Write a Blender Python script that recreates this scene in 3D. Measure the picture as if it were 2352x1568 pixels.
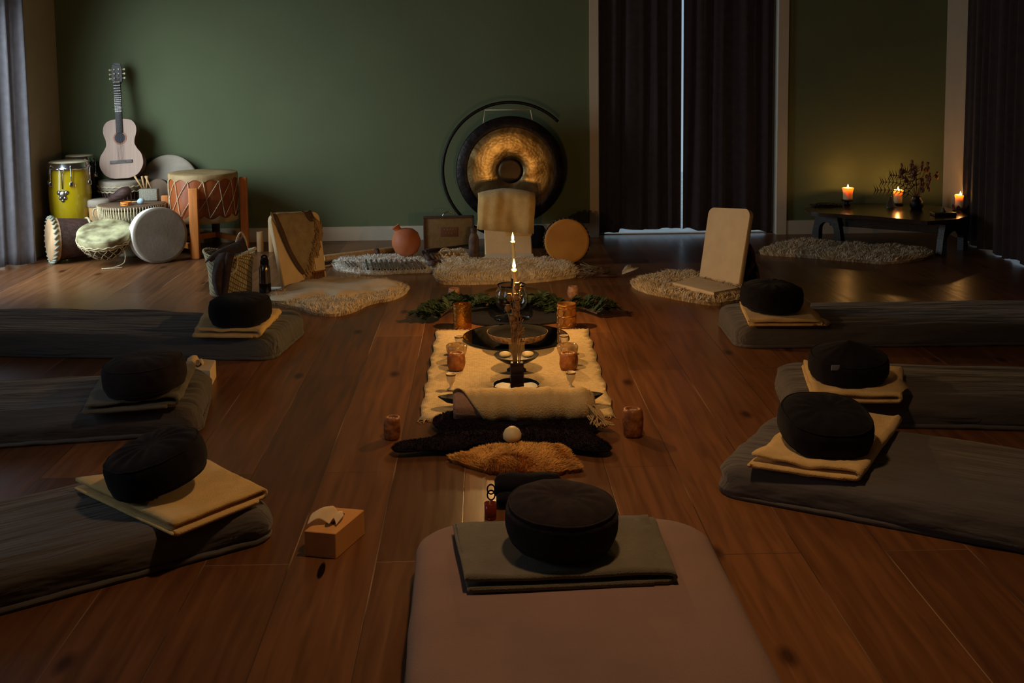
import bpy, bmesh, math, random
import numpy as np
from mathutils import Vector, Matrix, noise
from mathutils.geometry import delaunay_2d_cdt
random.seed(7); PI = math.pi
for o in list(bpy.data.objects): bpy.data.objects.remove(o)
SC = bpy.context.scene; COL = SC.collection

# ---------------------------------------------------------------- camera
CH, CF, CPY = 1.55, 2650.0, 394.0
YAW, PIT, ROLL = math.radians(1.5), math.radians(5.8), 0.0105
FW = Vector((math.sin(YAW)*math.cos(PIT), math.cos(YAW)*math.cos(PIT), -math.sin(PIT)))
r0 = Vector((math.cos(YAW), -math.sin(YAW), 0)); u0 = r0.cross(FW)
CR = r0*math.cos(ROLL) - u0*math.sin(ROLL); CU = u0*math.cos(ROLL) + r0*math.sin(ROLL)
cam = bpy.data.cameras.new('camera'); co = bpy.data.objects.new('camera', cam); COL.objects.link(co)
cam.sensor_width = 36; cam.lens = CF/2352*36; cam.shift_y = -(784-CPY)/2352
cam.clip_start = .05; cam.clip_end = 100
m = Matrix((CR, CU, -FW)).transposed().to_4x4(); m.translation = Vector((0, 0, CH)); co.matrix_world = m
SC.camera = co

# ---------------------------------------------------------------- world, exposure, big lights
SC.view_settings.view_transform = 'Standard'; SC.view_settings.look = 'None'
SC.view_settings.exposure = 0.0; SC.view_settings.gamma = 1.0; SC.view_settings.use_curve_mapping = False
w = bpy.data.worlds.new('world'); SC.world = w; w.use_nodes = True
w.node_tree.nodes['Background'].inputs[0].default_value = (.42, .58, .72, 1)
w.node_tree.nodes['Background'].inputs[1].default_value = .8

def area(name, loc, target, sx, sy, power, col):
    l = bpy.data.lights.new(name, 'AREA'); l.shape = 'RECTANGLE'; l.size = sx; l.size_y = sy
    l.energy = power; l.color = col
    o = bpy.data.objects.new(name, l); COL.objects.link(o); o.location = loc
    d = Vector(target) - Vector(loc); o.rotation_euler = d.to_track_quat('-Z', 'Y').to_euler(); return o
def point(name, loc, power, col, rad=.012):
    l = bpy.data.lights.new(name, 'POINT'); l.energy = power; l.color = col; l.shadow_soft_size = rad
    o = bpy.data.objects.new(name, l); COL.objects.link(o); o.location = loc; return o
CANDLE = (1.0, .54, .18)
wl_ = area('window_daylight', (-3.78, 7.92, 1.15), (-2.3, 8.9, .25), .95, 1.9, 38, (.80, .93, 1.0)); wl_.data.spread = math.radians(122)   # sky light in the open left window
area('rear_window_daylight', (-3.60, 3.3, 1.3), (0, 4.2, .2), 1.6, 1.6, 8, (.72, .88, 1.0))         # second curtained window further back
l = bpy.data.lights.new('foreground_fill_light', 'SPOT'); l.energy = 74; l.color = (1.0, .60, .30); l.spot_size = math.radians(118); l.spot_blend = 1.0; l.shadow_soft_size = .10
o = bpy.data.objects.new('foreground_fill_light', l); COL.objects.link(o); o.location = (.30, 3.4, 2.44)   # unseen warm fill added over the foreground mattress; cone keeps it off the back wall

# ---------------------------------------------------------------- pixel to world
CAM = Vector((0, 0, CH))
def ray(px, py): return FW + CR*(px-1176)/CF + CU*(CPY-py)/CF
def P(px, py, z=0.0):
    d = ray(px, py); return CAM + d*((z-CH)/d.z)
def PY(px, py, y):
    d = ray(px, py); return CAM + d*(y/d.y)
def ppm(p): return CF/((Vector(p)-CAM).dot(FW))

# ---------------------------------------------------------------- materials
MC = {}
def lin(c): return tuple(((x/255)/12.92 if x/255 < .04045 else ((x/255+.055)/1.055)**2.4) for x in c)
def mat(name, c, rough=.7, metal=0, bump=0, bscale=60, var=.12, vscale=6, spec=.5, sheen=0, stretch=(1, 1, 1), trans=0, sss=0, alpha=1, c2=None, coat=0, ior=1.45, bdist=.01):
    if name in MC: return MC[name]
    M = bpy.data.materials.new(name); M.use_nodes = True; nt = M.node_tree; N = nt.nodes; L = nt.links
    b = N['Principled BSDF']; c = lin(c)
    b.inputs['Roughness'].default_value = rough; b.inputs['Metallic'].default_value = metal
    b.inputs['Specular IOR Level'].default_value = spec; b.inputs['Sheen Weight'].default_value = sheen
    b.inputs['Transmission Weight'].default_value = trans; b.inputs['Alpha'].default_value = alpha
    b.inputs['Subsurface Weight'].default_value = sss; b.inputs['Coat Weight'].default_value = coat; b.inputs['IOR'].default_value = ior
    if sss: b.inputs['Subsurface Radius'].default_value = (.045, .033, .020); b.inputs['Subsurface Scale'].default_value = 1.0
    tc = N.new('ShaderNodeTexCoord'); mp = N.new('ShaderNodeMapping'); mp.inputs['Scale'].default_value = stretch
    L.new(tc.outputs['Object'], mp.inputs[0])
    nz = N.new('ShaderNodeTexNoise'); nz.inputs['Scale'].default_value = vscale; nz.inputs['Detail'].default_value = 5
    L.new(mp.outputs[0], nz.inputs['Vector'])
    rp = N.new('ShaderNodeValToRGB'); L.new(nz.outputs[0], rp.inputs[0])
    e = rp.color_ramp.elements; e[0].position = .35; e[1].position = .65
    k = lin(c2) if c2 else tuple(x*(1-var) for x in c)
    h = c if c2 else tuple(min(1, x*(1+var)) for x in c)
    e[0].color = (*k, 1); e[1].color = (*h, 1)
    L.new(rp.outputs[0], b.inputs['Base Color'])
    if bump:
        n2 = N.new('ShaderNodeTexNoise'); n2.inputs['Scale'].default_value = bscale; n2.inputs['Detail'].default_value = 4
        L.new(mp.outputs[0], n2.inputs['Vector'])
        bp = N.new('ShaderNodeBump'); bp.inputs['Strength'].default_value = bump; bp.inputs['Distance'].default_value = bdist
        L.new(n2.outputs[0], bp.inputs['Height']); L.new(bp.outputs[0], b.inputs['Normal'])
    MC[name] = M; return M

def mat_floor():
    M = bpy.data.materials.new('oak_planks'); M.use_nodes = True; nt = M.node_tree; N = nt.nodes; L = nt.links
    b = N['Principled BSDF']
    tc = N.new('ShaderNodeTexCoord'); sp = N.new('ShaderNodeSeparateXYZ'); L.new(tc.outputs['Object'], sp.inputs[0])
    ax = N.new('ShaderNodeMath'); ax.operation = 'ADD'; ax.inputs[1].default_value = 26.35-.712; L.new(sp.outputs[0], ax.inputs[0])
    cb = N.new('ShaderNodeCombineXYZ'); L.new(sp.outputs[1], cb.inputs[0]); L.new(ax.outputs[0], cb.inputs[1])
    br = N.new('ShaderNodeTexBrick'); L.new(cb.outputs[0], br.inputs['Vector'])
    br.offset = .37; br.offset_frequency = 2; br.squash = 1
    br.inputs['Scale'].default_value = 1; br.inputs['Brick Width'].default_value = 2.1; br.inputs['Row Height'].default_value = .2635
    br.inputs['Mortar Size'].default_value = .0022; br.inputs['Mortar Smooth'].default_value = .4; br.inputs['Bias'].default_value = 0
    br.inputs['Color1'].default_value = (0, 0, 0, 1); br.inputs['Color2'].default_value = (1, 1, 1, 1); br.inputs['Mortar'].default_value = (.5, .5, .5, 1)
    rp = N.new('ShaderNodeValToRGB'); L.new(br.outputs['Color'], rp.inputs[0]); e = rp.color_ramp.elements
    e[0].color = (*lin((96, 62, 38)), 1); e[1].color = (*lin((138, 92, 56)), 1)
    el = e.new(.5); el.color = (*lin((118, 77, 46)), 1)
    mp = N.new('ShaderNodeMapping'); mp.inputs['Scale'].default_value = (14, .9, 1); L.new(tc.outputs['Object'], mp.inputs[0])
    g = N.new('ShaderNodeTexNoise'); g.inputs['Scale'].default_value = 2.2; g.inputs['Detail'].default_value = 8; g.inputs['Distortion'].default_value = .6; L.new(mp.outputs[0], g.inputs['Vector'])
    gr = N.new('ShaderNodeValToRGB'); L.new(g.outputs[0], gr.inputs[0]); q = gr.color_ramp.elements
    q[0].position = .3; q[0].color = (.62, .6, .58, 1); q[1].position = .7; q[1].color = (1.12, 1.1, 1.08, 1)
    mx = N.new('ShaderNodeMix'); mx.data_type = 'RGBA'; mx.blend_type = 'MULTIPLY'; mx.inputs[0].default_value = 1
    L.new(rp.outputs[0], mx.inputs[6]); L.new(gr.outputs[0], mx.inputs[7])
    # knots
    vk = N.new('ShaderNodeTexVoronoi'); vk.voronoi_dimensions = '2D'; vk.inputs['Scale'].default_value = 2.0
    mpk = N.new('ShaderNodeMapping'); mpk.inputs['Scale'].default_value = (1.0, .45, 1); L.new(tc.outputs['Object'], mpk.inputs[0]); L.new(mpk.outputs[0], vk.inputs['Vector'])
    kr = N.new('ShaderNodeValToRGB'); L.new(vk.outputs['Distance'], kr.inputs[0]); z = kr.color_ramp.elements
    z[0].position = .02; z[0].color = (.18, .12, .1, 1); z[1].position = .065; z[1].color = (1, 1, 1, 1)
    mk = N.new('ShaderNodeMix'); mk.data_type = 'RGBA'; mk.blend_type = 'MULTIPLY'; mk.inputs[0].default_value = .85
    L.new(mx.outputs[2], mk.inputs[6]); L.new(kr.outputs[0], mk.inputs[7])
    # seams: mostly dark, here and there a pale chipped edge
    sn = N.new('ShaderNodeTexNoise'); sn.inputs['Scale'].default_value = 1.1; L.new(tc.outputs['Object'], sn.inputs['Vector'])
    sr = N.new('ShaderNodeValToRGB'); L.new(sn.outputs[0], sr.inputs[0]); s = sr.color_ramp.elements
    s[0].position = .50; s[0].color = (.07, .035, .018, 1); s[1].position = .60; s[1].color = (.34, .22, .13, 1)
    ms = N.new('ShaderNodeMix'); ms.data_type = 'RGBA'; L.new(br.outputs['Fac'], ms.inputs[0]); L.new(mk.outputs[2], ms.inputs[6]); L.new(sr.outputs[0], ms.inputs[7])
    # one long dark knot in the board before the tissue box
    kp = P(738, 1310)
    sx = N.new('ShaderNodeVectorMath'); sx.operation = 'SUBTRACT'; sx.inputs[1].default_value = (kp.x, kp.y, 0); L.new(tc.outputs['Object'], sx.inputs[0])
    sy = N.new('ShaderNodeVectorMath'); sy.operation = 'MULTIPLY'; sy.inputs[1].default_value = (1/.012, 1/.062, 0); L.new(sx.outputs[0], sy.inputs[0])
    ln = N.new('ShaderNodeVectorMath'); ln.operation = 'LENGTH'; L.new(sy.outputs[0], ln.inputs[0])
    kk = N.new('ShaderNodeValToRGB'); L.new(ln.outputs['Value'], kk.inputs[0]); t = kk.color_ramp.elements
    t[0].position = .8; t[0].color = (.03, .02, .02, 1); t[1].position = 1.0; t[1].color = (1, 1, 1, 1)
    mm = N.new('ShaderNodeMix'); mm.data_type = 'RGBA'; mm.blend_type = 'MULTIPLY'; mm.inputs[0].default_value = 1
    L.new(ms.outputs[2], mm.inputs[6]); L.new(kk.outputs[0], mm.inputs[7])
    L.new(mm.outputs[2], b.inputs['Base Color'])
    b.inputs['Specular IOR Level'].default_value = .3
    rr = N.new('ShaderNodeMapRange'); rr.inputs['To Min'].default_value = .24; rr.inputs['To Max'].default_value = .42; L.new(g.outputs[0], rr.inputs[0]); L.new(rr.outputs[0], b.inputs['Roughness'])
    bp = N.new('ShaderNodeBump'); bp.inputs['Strength'].default_value = .22; bp.inputs['Distance'].default_value = .004
    sm = N.new('ShaderNodeMath'); sm.operation = 'SUBTRACT'; L.new(g.outputs[0], sm.inputs[0]); L.new(br.outputs['Fac'], sm.inputs[1])
    L.new(sm.outputs[0], bp.inputs['Height']); L.new(bp.outputs[0], b.inputs['Normal'])
    return M

def mat_weave(name, c1, c2, su, sv, rough=.8, bump=.6, rot=0, spec=.3):
    """woven / ribbed surface on UV-less object coords: waves along two axes"""
    M = bpy.data.materials.new(name); M.use_nodes = True; nt = M.node_tree; N = nt.nodes; L = nt.links
    b = N['Principled BSDF']; b.inputs['Roughness'].default_value = rough; b.inputs['Specular IOR Level'].default_value = spec
    uv = N.new('ShaderNodeUVMap'); mp = N.new('ShaderNodeMapping'); mp.inputs['Scale'].default_value = (su, sv, 1); mp.inputs['Rotation'].default_value = (0, 0, rot)
    L.new(uv.outputs[0], mp.inputs[0])
    ch = N.new('ShaderNodeTexBrick'); ch.inputs['Scale'].default_value = 1; ch.inputs['Brick Width'].default_value = 1; ch.inputs['Row Height'].default_value = 1
    ch.inputs['Mortar Size'].default_value = .12; ch.inputs['Mortar Smooth'].default_value = .8
    ch.inputs['Color1'].default_value = (*lin(c1), 1); ch.inputs['Color2'].default_value = tuple(x*.75 for x in lin(c1))+(1,); ch.inputs['Mortar'].default_value = (*lin(c2), 1)
    L.new(mp.outputs[0], ch.inputs['Vector']); L.new(ch.outputs['Color'], b.inputs['Base Color'])
    iv = N.new('ShaderNodeMath'); iv.operation = 'SUBTRACT'; iv.inputs[0].default_value = 1; L.new(ch.outputs['Fac'], iv.inputs[1])
    bp = N.new('ShaderNodeBump'); bp.inputs['Strength'].default_value = bump; bp.inputs['Distance'].default_value = .004
    L.new(iv.outputs[0], bp.inputs['Height']); L.new(bp.outputs[0], b.inputs['Normal']); return M

def mat_flame():
    M = bpy.data.materials.new('flame'); M.use_nodes = True; nt = M.node_tree; N = nt.nodes; L = nt.links
    N.remove(N['Principled BSDF']); e = N.new('ShaderNodeEmission'); t = N.new('ShaderNodeBsdfTransparent'); a = N.new('ShaderNodeAddShader')
    tc = N.new('ShaderNodeTexCoord'); sp = N.new('ShaderNodeSeparateXYZ'); L.new(tc.outputs['Generated'], sp.inputs[0])
    r = N.new('ShaderNodeValToRGB'); L.new(sp.outputs[2], r.inputs[0]); q = r.color_ramp.elements
    q[0].position = 0; q[0].color = (.5, .14, .02, 1); q[1].position = .35; q[1].color = (1, .72, .32, 1)
    z = q.new(1.0); z.color = (1, .5, .12, 1)
    L.new(r.outputs[0], e.inputs[0]); e.inputs[1].default_value = 4.5
    L.new(e.outputs[0], a.inputs[0]); L.new(t.outputs[0], a.inputs[1]); L.new(a.outputs[0], N['Material Output'].inputs[0]); return M
M_FLOOR = mat_floor(); M_FLAME = mat_flame()
M_GREEN = mat('green_wall_paint', (98, 108, 77), .85, bump=.08, bscale=120, var=.04, vscale=2)
M_WHITE = mat('warm_white_paint', (172, 158, 136), .8, bump=.05, bscale=90, var=.03)
M_TRIM = mat('white_trim_paint', (196, 182, 160), .5, var=.03)
M_CEIL = mat('ceiling_paint', (150, 140, 125), .9, var=.03)
M_CURT = mat('dark_curtain_cloth', (74, 62, 60), .9, bump=.15, bscale=300, var=.12, vscale=20, sheen=.2)
M_CURTL = mat('grey_curtain_cloth', (140, 136, 142), .9, bump=.15, bscale=300, var=.1, vscale=20, sheen=.2)
M_SHEET = mat('grey_sheet', (88, 82, 78), .92, bump=1.0, bscale=1.6, var=.06, vscale=2, sheen=.15, stretch=(1.3, 11, 4), bdist=.035)
M_SHEETG = mat('slate_grey_sheet', (86, 86, 86), .92, bump=1.0, bscale=1.9, var=.06, vscale=2, sheen=.15, stretch=(1.1, 12, 4), bdist=.045)
M_SHEETB = mat('mauve_brown_sheet', (138, 110, 98), .92, bump=.25, bscale=220, var=.07, vscale=5, sheen=.1)
M_BEIGE = mat('beige_wool', (220, 184, 116), .95, bump=.4, bscale=220, var=.1, vscale=16, sheen=.2)
M_CREAM = mat('cream_cotton', (222, 200, 164), .9, bump=.3, bscale=240, var=.06, vscale=14, sheen=.1)
M_GREYW = mat('grey_green_wool', (104, 97, 80), .95, bump=.4, bscale=220, var=.1, vscale=16, sheen=.2)
M_DKWOOL = mat('dark_grey_wool', (88, 82, 74), .95, bump=.4, bscale=220, var=.1, vscale=16)
M_BLACK = mat('black_cotton', (22, 20, 25), .95, bump=.3, bscale=300, var=.25, vscale=30, sheen=.05, spec=.15)
M_BLACK2 = mat('faded_black_cotton', (42, 34, 36), .95, bump=.3, bscale=300, var=.2, vscale=30, sheen=.05, spec=.15)
M_PAD = mat('cream_chair_cover', (228, 200, 154), .9, bump=.25, bscale=260, var=.05, vscale=10, sheen=.1)
M_FURW = mat('ivory_fleece', (226, 208, 176), .95, var=.15, vscale=30, sheen=.2)
M_FURC = mat('white_fleece', (214, 208, 196), .95, var=.12, vscale=30, sheen=.2)
M_FURY = mat('honey_fleece', (224, 170, 84), .95, var=.15, vscale=20, sheen=.2)
M_FURK = mat('black_fur', (34, 26, 34), 1.0, var=.3, vscale=40, spec=.05)
M_RUNNER = mat_weave('cream_runner_weave', (222, 198, 152), (196, 168, 122), 60, 90, .9, .35)
M_BLKMET = mat('black_iron', (26, 25, 28), .42, metal=.6, var=.2, bump=.1, bscale=80)
M_BRASS = mat('hammered_brass', (196, 142, 62), .3, metal=1, var=.2, bump=.5, bscale=70)
M_CHROME = mat('chrome', (200, 200, 200), .18, metal=1, var=.05)
M_STEEL = mat('brushed_steel', (150, 145, 140), .3, metal=1, var=.1)
M_WAX = mat('cream_candle_wax', (238, 214, 160), .45, sss=.6, var=.03)
M_GLASS = mat('clear_glass', (250, 250, 248), .03, trans=1, ior=1.45, var=0)
M_SALT = mat('orange_salt_crystal', (164, 104, 52), .5, sss=.0, c2=(120, 64, 30), vscale=35, bump=.6, bscale=40)
M_SALTP = mat('pink_salt_crystal', (170, 132, 104), .5, sss=.0, c2=(140, 96, 70), vscale=35, bump=.6, bscale=40)
M_WOODO = mat('orange_stained_wood', (198, 118, 50), .5, var=.15, vscale=5, stretch=(12, 12, 1), bump=.1)
M_WOODR = mat('reddish_drum_wood', (150, 78, 36), .42, var=.2, vscale=5, stretch=(3, 3, 1), bump=.1, bscale=20)
M_WOODD = mat('dark_brown_wood', (72, 48, 42), .6, var=.35, vscale=8, stretch=(1, 6, 6), bump=.4, bscale=30)
M_WOODK = mat('near_black_wood', (40, 30, 24), .4, var=.3, vscale=8, stretch=(1, 6, 6), bump=.2, bscale=20)
M_WOODL = mat('pale_wood', (196, 156, 106), .55, var=.12, vscale=5, stretch=(10, 10, 1))
M_HIDE = mat('pale_rawhide', (208, 194, 160), .6, var=.15, vscale=6, bump=.2, bscale=50)
M_HIDEM = mat('mottled_rawhide', (206, 202, 156), .6, c2=(108, 96, 66), vscale=9, bump=.2, bscale=50)
M_HIDET = mat('tan_drum_hide', (168, 140, 96), .6, var=.2, vscale=6, bump=.2, bscale=50)
M_HIDEG = mat('grey_rawhide', (176, 164, 146), .65, c2=(148, 134, 116), vscale=4, bump=.1, bscale=50)
M_HIDEA = mat('amber_rawhide', (206, 150, 66), .55, c2=(184, 126, 52), vscale=5)
M_ROPE = mat('pale_rope', (206, 190, 152), .85, var=.25, vscale=90, bump=.6, bscale=200)
M_CLAY = mat('terracotta', (200, 122, 78), .6, c2=(168, 92, 56), vscale=4, bump=.1)
M_CARD = mat('brown_card', (212, 150, 82), .6, var=.05)
M_TISSUE = mat('tissue_paper', (226, 200, 158), .9, var=.04)
M_GOLD = mat('gold_paint', (170, 120, 46), .35, metal=.8, var=.1)
M_PORC = mat('cream_porcelain', (226, 210, 178), .3, sss=.15, var=.03)
M_LEAF = mat('deep_green_leaf', (44, 60, 36), .6, var=.35, vscale=40)
M_TWIG = mat('dried_brown_stem', (168, 128, 82), .8, var=.3, vscale=60)
M_DRYF = mat('dried_flower', (128, 92, 70), .85, var=.3, vscale=60)
M_STONE = mat('cream_stone', (226, 206, 158), .5, var=.06, vscale=20)

# ---------------------------------------------------------------- object helpers
def fin(name, me, m_, parent=None, loc=None, smooth=True):
    if m_: me.materials.append(m_)
    if smooth:
        for p in me.polygons: p.use_smooth = True
    o = bpy.data.objects.new(name, me); COL.objects.link(o)
    if parent is not None: o.parent = parent
    if loc is not None: o.location = loc
    return o
def obj(name, bm, m_, parent=None, loc=None, smooth=True, off=None):
    """bmesh -> object. off: subtract this world origin"""
    if off is not None: bmesh.ops.translate(bm, verts=bm.verts, vec=-Vector(off))
    bmesh.ops.recalc_face_normals(bm, faces=bm.faces)
    me = bpy.data.meshes.new(name); bm.to_mesh(me); bm.free()
    if smooth == 'auto':
        fin_o = fin(name, me, m_, parent, loc, True)
        me.set_sharp_from_angle(angle=math.radians(35)); return fin_o
    return fin(name, me, m_, parent, loc, smooth)
def thing(name, label, cat, loc, rz=0, group=None, rot=None):
    o = bpy.data.objects.new(name, None); o.empty_display_size = .05; COL.objects.link(o)
    o.location = loc; o.rotation_euler = rot if rot else (0, 0, rz)
    o['label'] = label; o['category'] = cat
    if group: o['group'] = group
    return o
def tag(o, label, cat, group=None, kind=None):
    o['label'] = label; o['category'] = cat
    if group: o['group'] = group
    if kind: o['kind'] = kind
    return o
def struct(o): o['kind'] = 'structure'; return o
def B(): return bmesh.new()
def box(bm, c, s, bev=0, rot=None):
    r = bmesh.ops.create_cube(bm, size=1.0); vs = r['verts']
    bmesh.ops.scale(bm, verts=vs, vec=s)
    if bev:
        es = list({e for v in vs for e in v.link_edges})
        rr = bmesh.ops.bevel(bm, geom=es, offset=bev, segments=3, affect='EDGES', profile=.5)
        vs = list({v for f in rr['faces'] for v in f.verts} | {v for v in vs if v.is_valid})
    if rot is not None: bmesh.ops.rotate(bm, verts=vs, matrix=rot, cent=(0, 0, 0))
    bmesh.ops.translate(bm, verts=vs, vec=c); return vs
def lathe(bm, prof, seg=40, mtx=None, rad=None, uv=False):
    """prof [(r,z)], caps closed when r=0; rad(theta,z)->multiplier"""
    rings = []
    for r, z in prof:
        if r <= 1e-6: rings.append([bm.verts.new((0, 0, z))]); continue
        ring = []
        for i in range(seg):
            t = 2*PI*i/seg; k = rad(t, z, r) if rad else 1
            ring.append(bm.verts.new((r*k*math.cos(t), r*k*math.sin(t), z)))
        rings.append(ring)
    lay = bm.loops.layers.uv.verify() if uv else None
    for j in range(len(rings)-1):
        a, b = rings[j], rings[j+1]
        for i in range(seg):
            k = (i+1) % seg
            if len(a) == 1 and len(b) == 1: continue
            if len(a) == 1: f = bm.faces.new((a[0], b[k], b[i]))
            elif len(b) == 1: f = bm.faces.new((a[i], a[k], b[0]))
            else: f = bm.faces.new((a[i], a[k], b[k], b[i]))
            if uv and len(f.loops) == 4:
                us = (i/seg, (i+1)/seg, (i+1)/seg, i/seg); vv = (j/(len(rings)-1),)*2+((j+1)/(len(rings)-1),)*2
                for l, u_, v_ in zip(f.loops, us, vv): l[lay].uv = (u_, v_)
    vs = [v for r_ in rings for v in r_]
    if mtx is not None: bmesh.ops.transform(bm, matrix=mtx, verts=vs)
    return vs
def tube(bm, pts, r, seg=8, closed=False, r2=None):
    pts = [Vector(p) for p in pts]; n = len(pts); rings = []; up = None
    for i, p in enumerate(pts):
        a = pts[(i-1) % n] if (closed or i > 0) else p; b = pts[(i+1) % n] if (closed or i < n-1) else p
        t = (b-a).normalized() if (b-a).length > 1e-9 else Vector((0, 0, 1))
        if up is None: up = Vector((0, 0, 1)) if abs(t.z) < .9 else Vector((1, 0, 0))
        s = t.cross(up).normalized(); up = s.cross(t).normalized()
        rr = r if r2 is None else r+(r2-r)*i/max(1, n-1)
        rings.append([bm.verts.new(p+(s*math.cos(2*PI*k/seg)+up*math.sin(2*PI*k/seg))*rr) for k in range(seg)])
    m_ = n if closed else n-1
    for i in range(m_):
        a, b = rings[i], rings[(i+1) % n]
        for k in range(seg): bm.faces.new((a[k], a[(k+1) % seg], b[(k+1) % seg], b[k]))
    if not closed:
        bm.faces.new(rings[0]); bm.faces.new(rings[-1])
def circ(c, r, n=40, ax='z', a0=0, a1=2*PI, rx=None):
    out = []; closed = abs(a1-a0-2*PI) < 1e-6
    for i in range(n if closed else n+1):
        t = a0+(a1-a0)*i/n; x, y = (rx or r)*math.cos(t), r*math.sin(t)
        if ax == 'z': out.append(Vector(c)+Vector((x, y, 0)))
        elif ax == 'y': out.append(Vector(c)+Vector((x, 0, y)))
        else: out.append(Vector(c)+Vector((0, x, y)))
    return out
def catmull(pts, sub=6, closed=True):
    pts = [Vector(p) for p in pts]; n = len(pts); out = []
    rng = range(n) if closed else range(n-1)
    for i in rng:
        if closed: p0, p1, p2, p3 = pts[(i-1) % n], pts[i], pts[(i+1) % n], pts[(i+2) % n]
        else: p0, p1, p2, p3 = pts[max(i-1, 0)], pts[i], pts[i+1], pts[min(i+2, n-1)]
        for k in range(sub):
            t = k/sub
            out.append(.5*((2*p1)+(p2-p0)*t+(2*p0-5*p1+4*p2-p3)*t*t+(3*p1-p0-3*p2+p3)*t**3))
    if not closed: out.append(pts[-1])
    return out
def prism(bm, outline, d, mtx=None):
    """outline in XY, extruded from z=0 to z=d"""
    a = [bm.verts.new((p[0], p[1], 0)) for p in outline]; b = [bm.verts.new((p[0], p[1], d)) for p in outline]; n = len(a)
    for i in range(n): bm.faces.new((a[i], a[(i+1) % n], b[(i+1) % n], b[i]))
    bm.faces.new(a[::-1]); bm.faces.new(b)
    if mtx is not None: bmesh.ops.transform(bm, matrix=mtx, verts=a+b)
    return a+b
def nz(x, y, z=0, s=1): return noise.noise(Vector((x*s, y*s, z*s)))
def inside(x, y, poly):
    c = False; n = len(poly); j = n-1
    for i in range(n):
        xi, yi = poly[i][0], poly[i][1]; xj, yj = poly[j][0], poly[j][1]
        if (yi > y) != (yj > y) and x < (xj-xi)*(y-yi)/(yj-yi)+xi: c = not c
        j = i
    return c
def edge_dist(x, y, pa):
    d = pa-np.array([x, y]); return float(np.sqrt((d*d).sum(1).min()))
def patch(poly, step, hfun, z0=0.0, uvb=None):
    """filled outline (world xy) with interior grid; hfun(x,y,edge distance) -> z; closed down to z0"""
    pl = [(p[0], p[1]) for p in poly]; pa = np.array(pl)
    # dense boundary for distances
    x0, y0 = pa.min(0); x1, y1 = pa.max(0); pts = [Vector(p) for p in pl]; n = len(pts)
    ny = int((y1-y0)/step)+1; nx = int((x1-x0)/step)+1
    for j in range(ny):
        for i in range(nx):
            x = x0+(i+.5*(j % 2))*step; y = y0+j*step
            if inside(x, y, pl) and edge_dist(x, y, pa) > step*.45: pts.append(Vector((x, y)))
    r = delaunay_2d_cdt(pts, [(i, (i+1) % n) for i in range(n)], [list(range(n))], 1, 1e-6)
    bm = B(); vs = [bm.verts.new((v.x, v.y, hfun(v.x, v.y, edge_dist(v.x, v.y, pa)))) for v in r[0]]
    for f in r[2]:
        try: bm.faces.new([vs[i] for i in f])
        except ValueError: pass
    be = [e for e in bm.edges if len(e.link_faces) == 1]
    ex = bmesh.ops.extrude_edge_only(bm, edges=be)
    nv = [g for g in ex['geom'] if isinstance(g, bmesh.types.BMVert)]
    for v in nv: v.co.z = z0
    lay = bm.loops.layers.uv.verify()
    for f in bm.faces:
        for l in f.loops: l[lay].uv = (l.vert.co.x, l.vert.co.y)
    return bm
def pxpoly(pts, z=0, sub=5, rough=0): 
    q = [P(a, b, z) for a, b in pts]; q = [Vector((p.x, p.y, 0)) for p in q]
    q = catmull(q, sub) if sub > 1 else q
    if rough: q = [p+Vector((random.uniform(-rough, rough), random.uniform(-rough, rough), 0)) for p in q]
    return q
def fur(name, poly, h, n, ln, wd, m_, label, cat, z0=0.002, lean=.5, lump=.012, lay=None, support=None):
    """sheepskin: domed skin plus curved tapering locks in one mesh"""
    hs = support or (lambda x, y: 0)
    def hf(x, y, d): return z0+hs(x, y)+h*min(1, d/.05)**.6+lump*(.5+nz(x, y, 3, 9))*min(1, d/.04)
    bm = patch(poly, .03, hf, z0); pa = np.array([(p[0], p[1]) for p in poly]); pl = [(p[0], p[1]) for p in poly]
    cx, cy = pa.mean(0)
    x0, y0 = pa.min(0); x1, y1 = pa.max(0)
    V = [tuple(v.co) for v in bm.verts]; bm.verts.index_update(); F = [[v.index for v in f.verts] for f in bm.faces]; bm.free()
    k = 0; tries = 0
    while k < n and tries < n*30:
        tries += 1
        if k % 4 == 0:
            e = random.randrange(len(pl)); t = random.random(); a, b = pa[e], pa[(e+1) % len(pl)]; x, y = a+(b-a)*t; d = 0
        else:
            x, y = random.uniform(x0, x1), random.uniform(y0, y1)
            if not inside(x, y, pl): continue
            d = edge_dist(x, y, pa)
        z = hf(x, y, d) - .002
        a = 6.28*nz(x, y, 1, 5)+random.uniform(-.7, .7)
        if d < .03:
            a2 = math.atan2(y-cy, x-cx); dx, dy = math.cos(a2)+.6*math.cos(a), math.sin(a2)+.6*math.sin(a)
        else: dx, dy = math.cos(a), math.sin(a)
        q = math.hypot(dx, dy)+1e-6; dx, dy = dx/q, dy/q; l = ln*random.uniform(.6, 1.2); w_ = wd*random.uniform(.6, 1.3)
        b0 = len(V); px, py = -dy*w_/2, dx*w_/2
        if random.random() < .5: px, py = dx*w_/2, dy*w_/2
        V += [(x-px, y-py, z), (x+px, y+py, z)]
        lz = lean
        s1, s2 = .5, 1.0
        V += [(x+dx*l*lz*.35-px*.8, y+dy*l*lz*.35-py*.8, z+l*.42), (x+dx*l*lz*.35+px*.8, y+dy*l*lz*.35+py*.8, z+l*.42), (x+dx*l*lz, y+dy*l*lz, max(.002, z+l*.55))]
        F += [[b0, b0+1, b0+3, b0+2], [b0+2, b0+3, b0+4]]; k += 1
    me = bpy.data.meshes.new(name); me.from_pydata([(a-cx, b-cy, c) for a, b, c in V], [], F); me.update()
    o = fin(name, me, m_, None, (cx, cy, 0), False); tag(o, label, cat); return o

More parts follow.
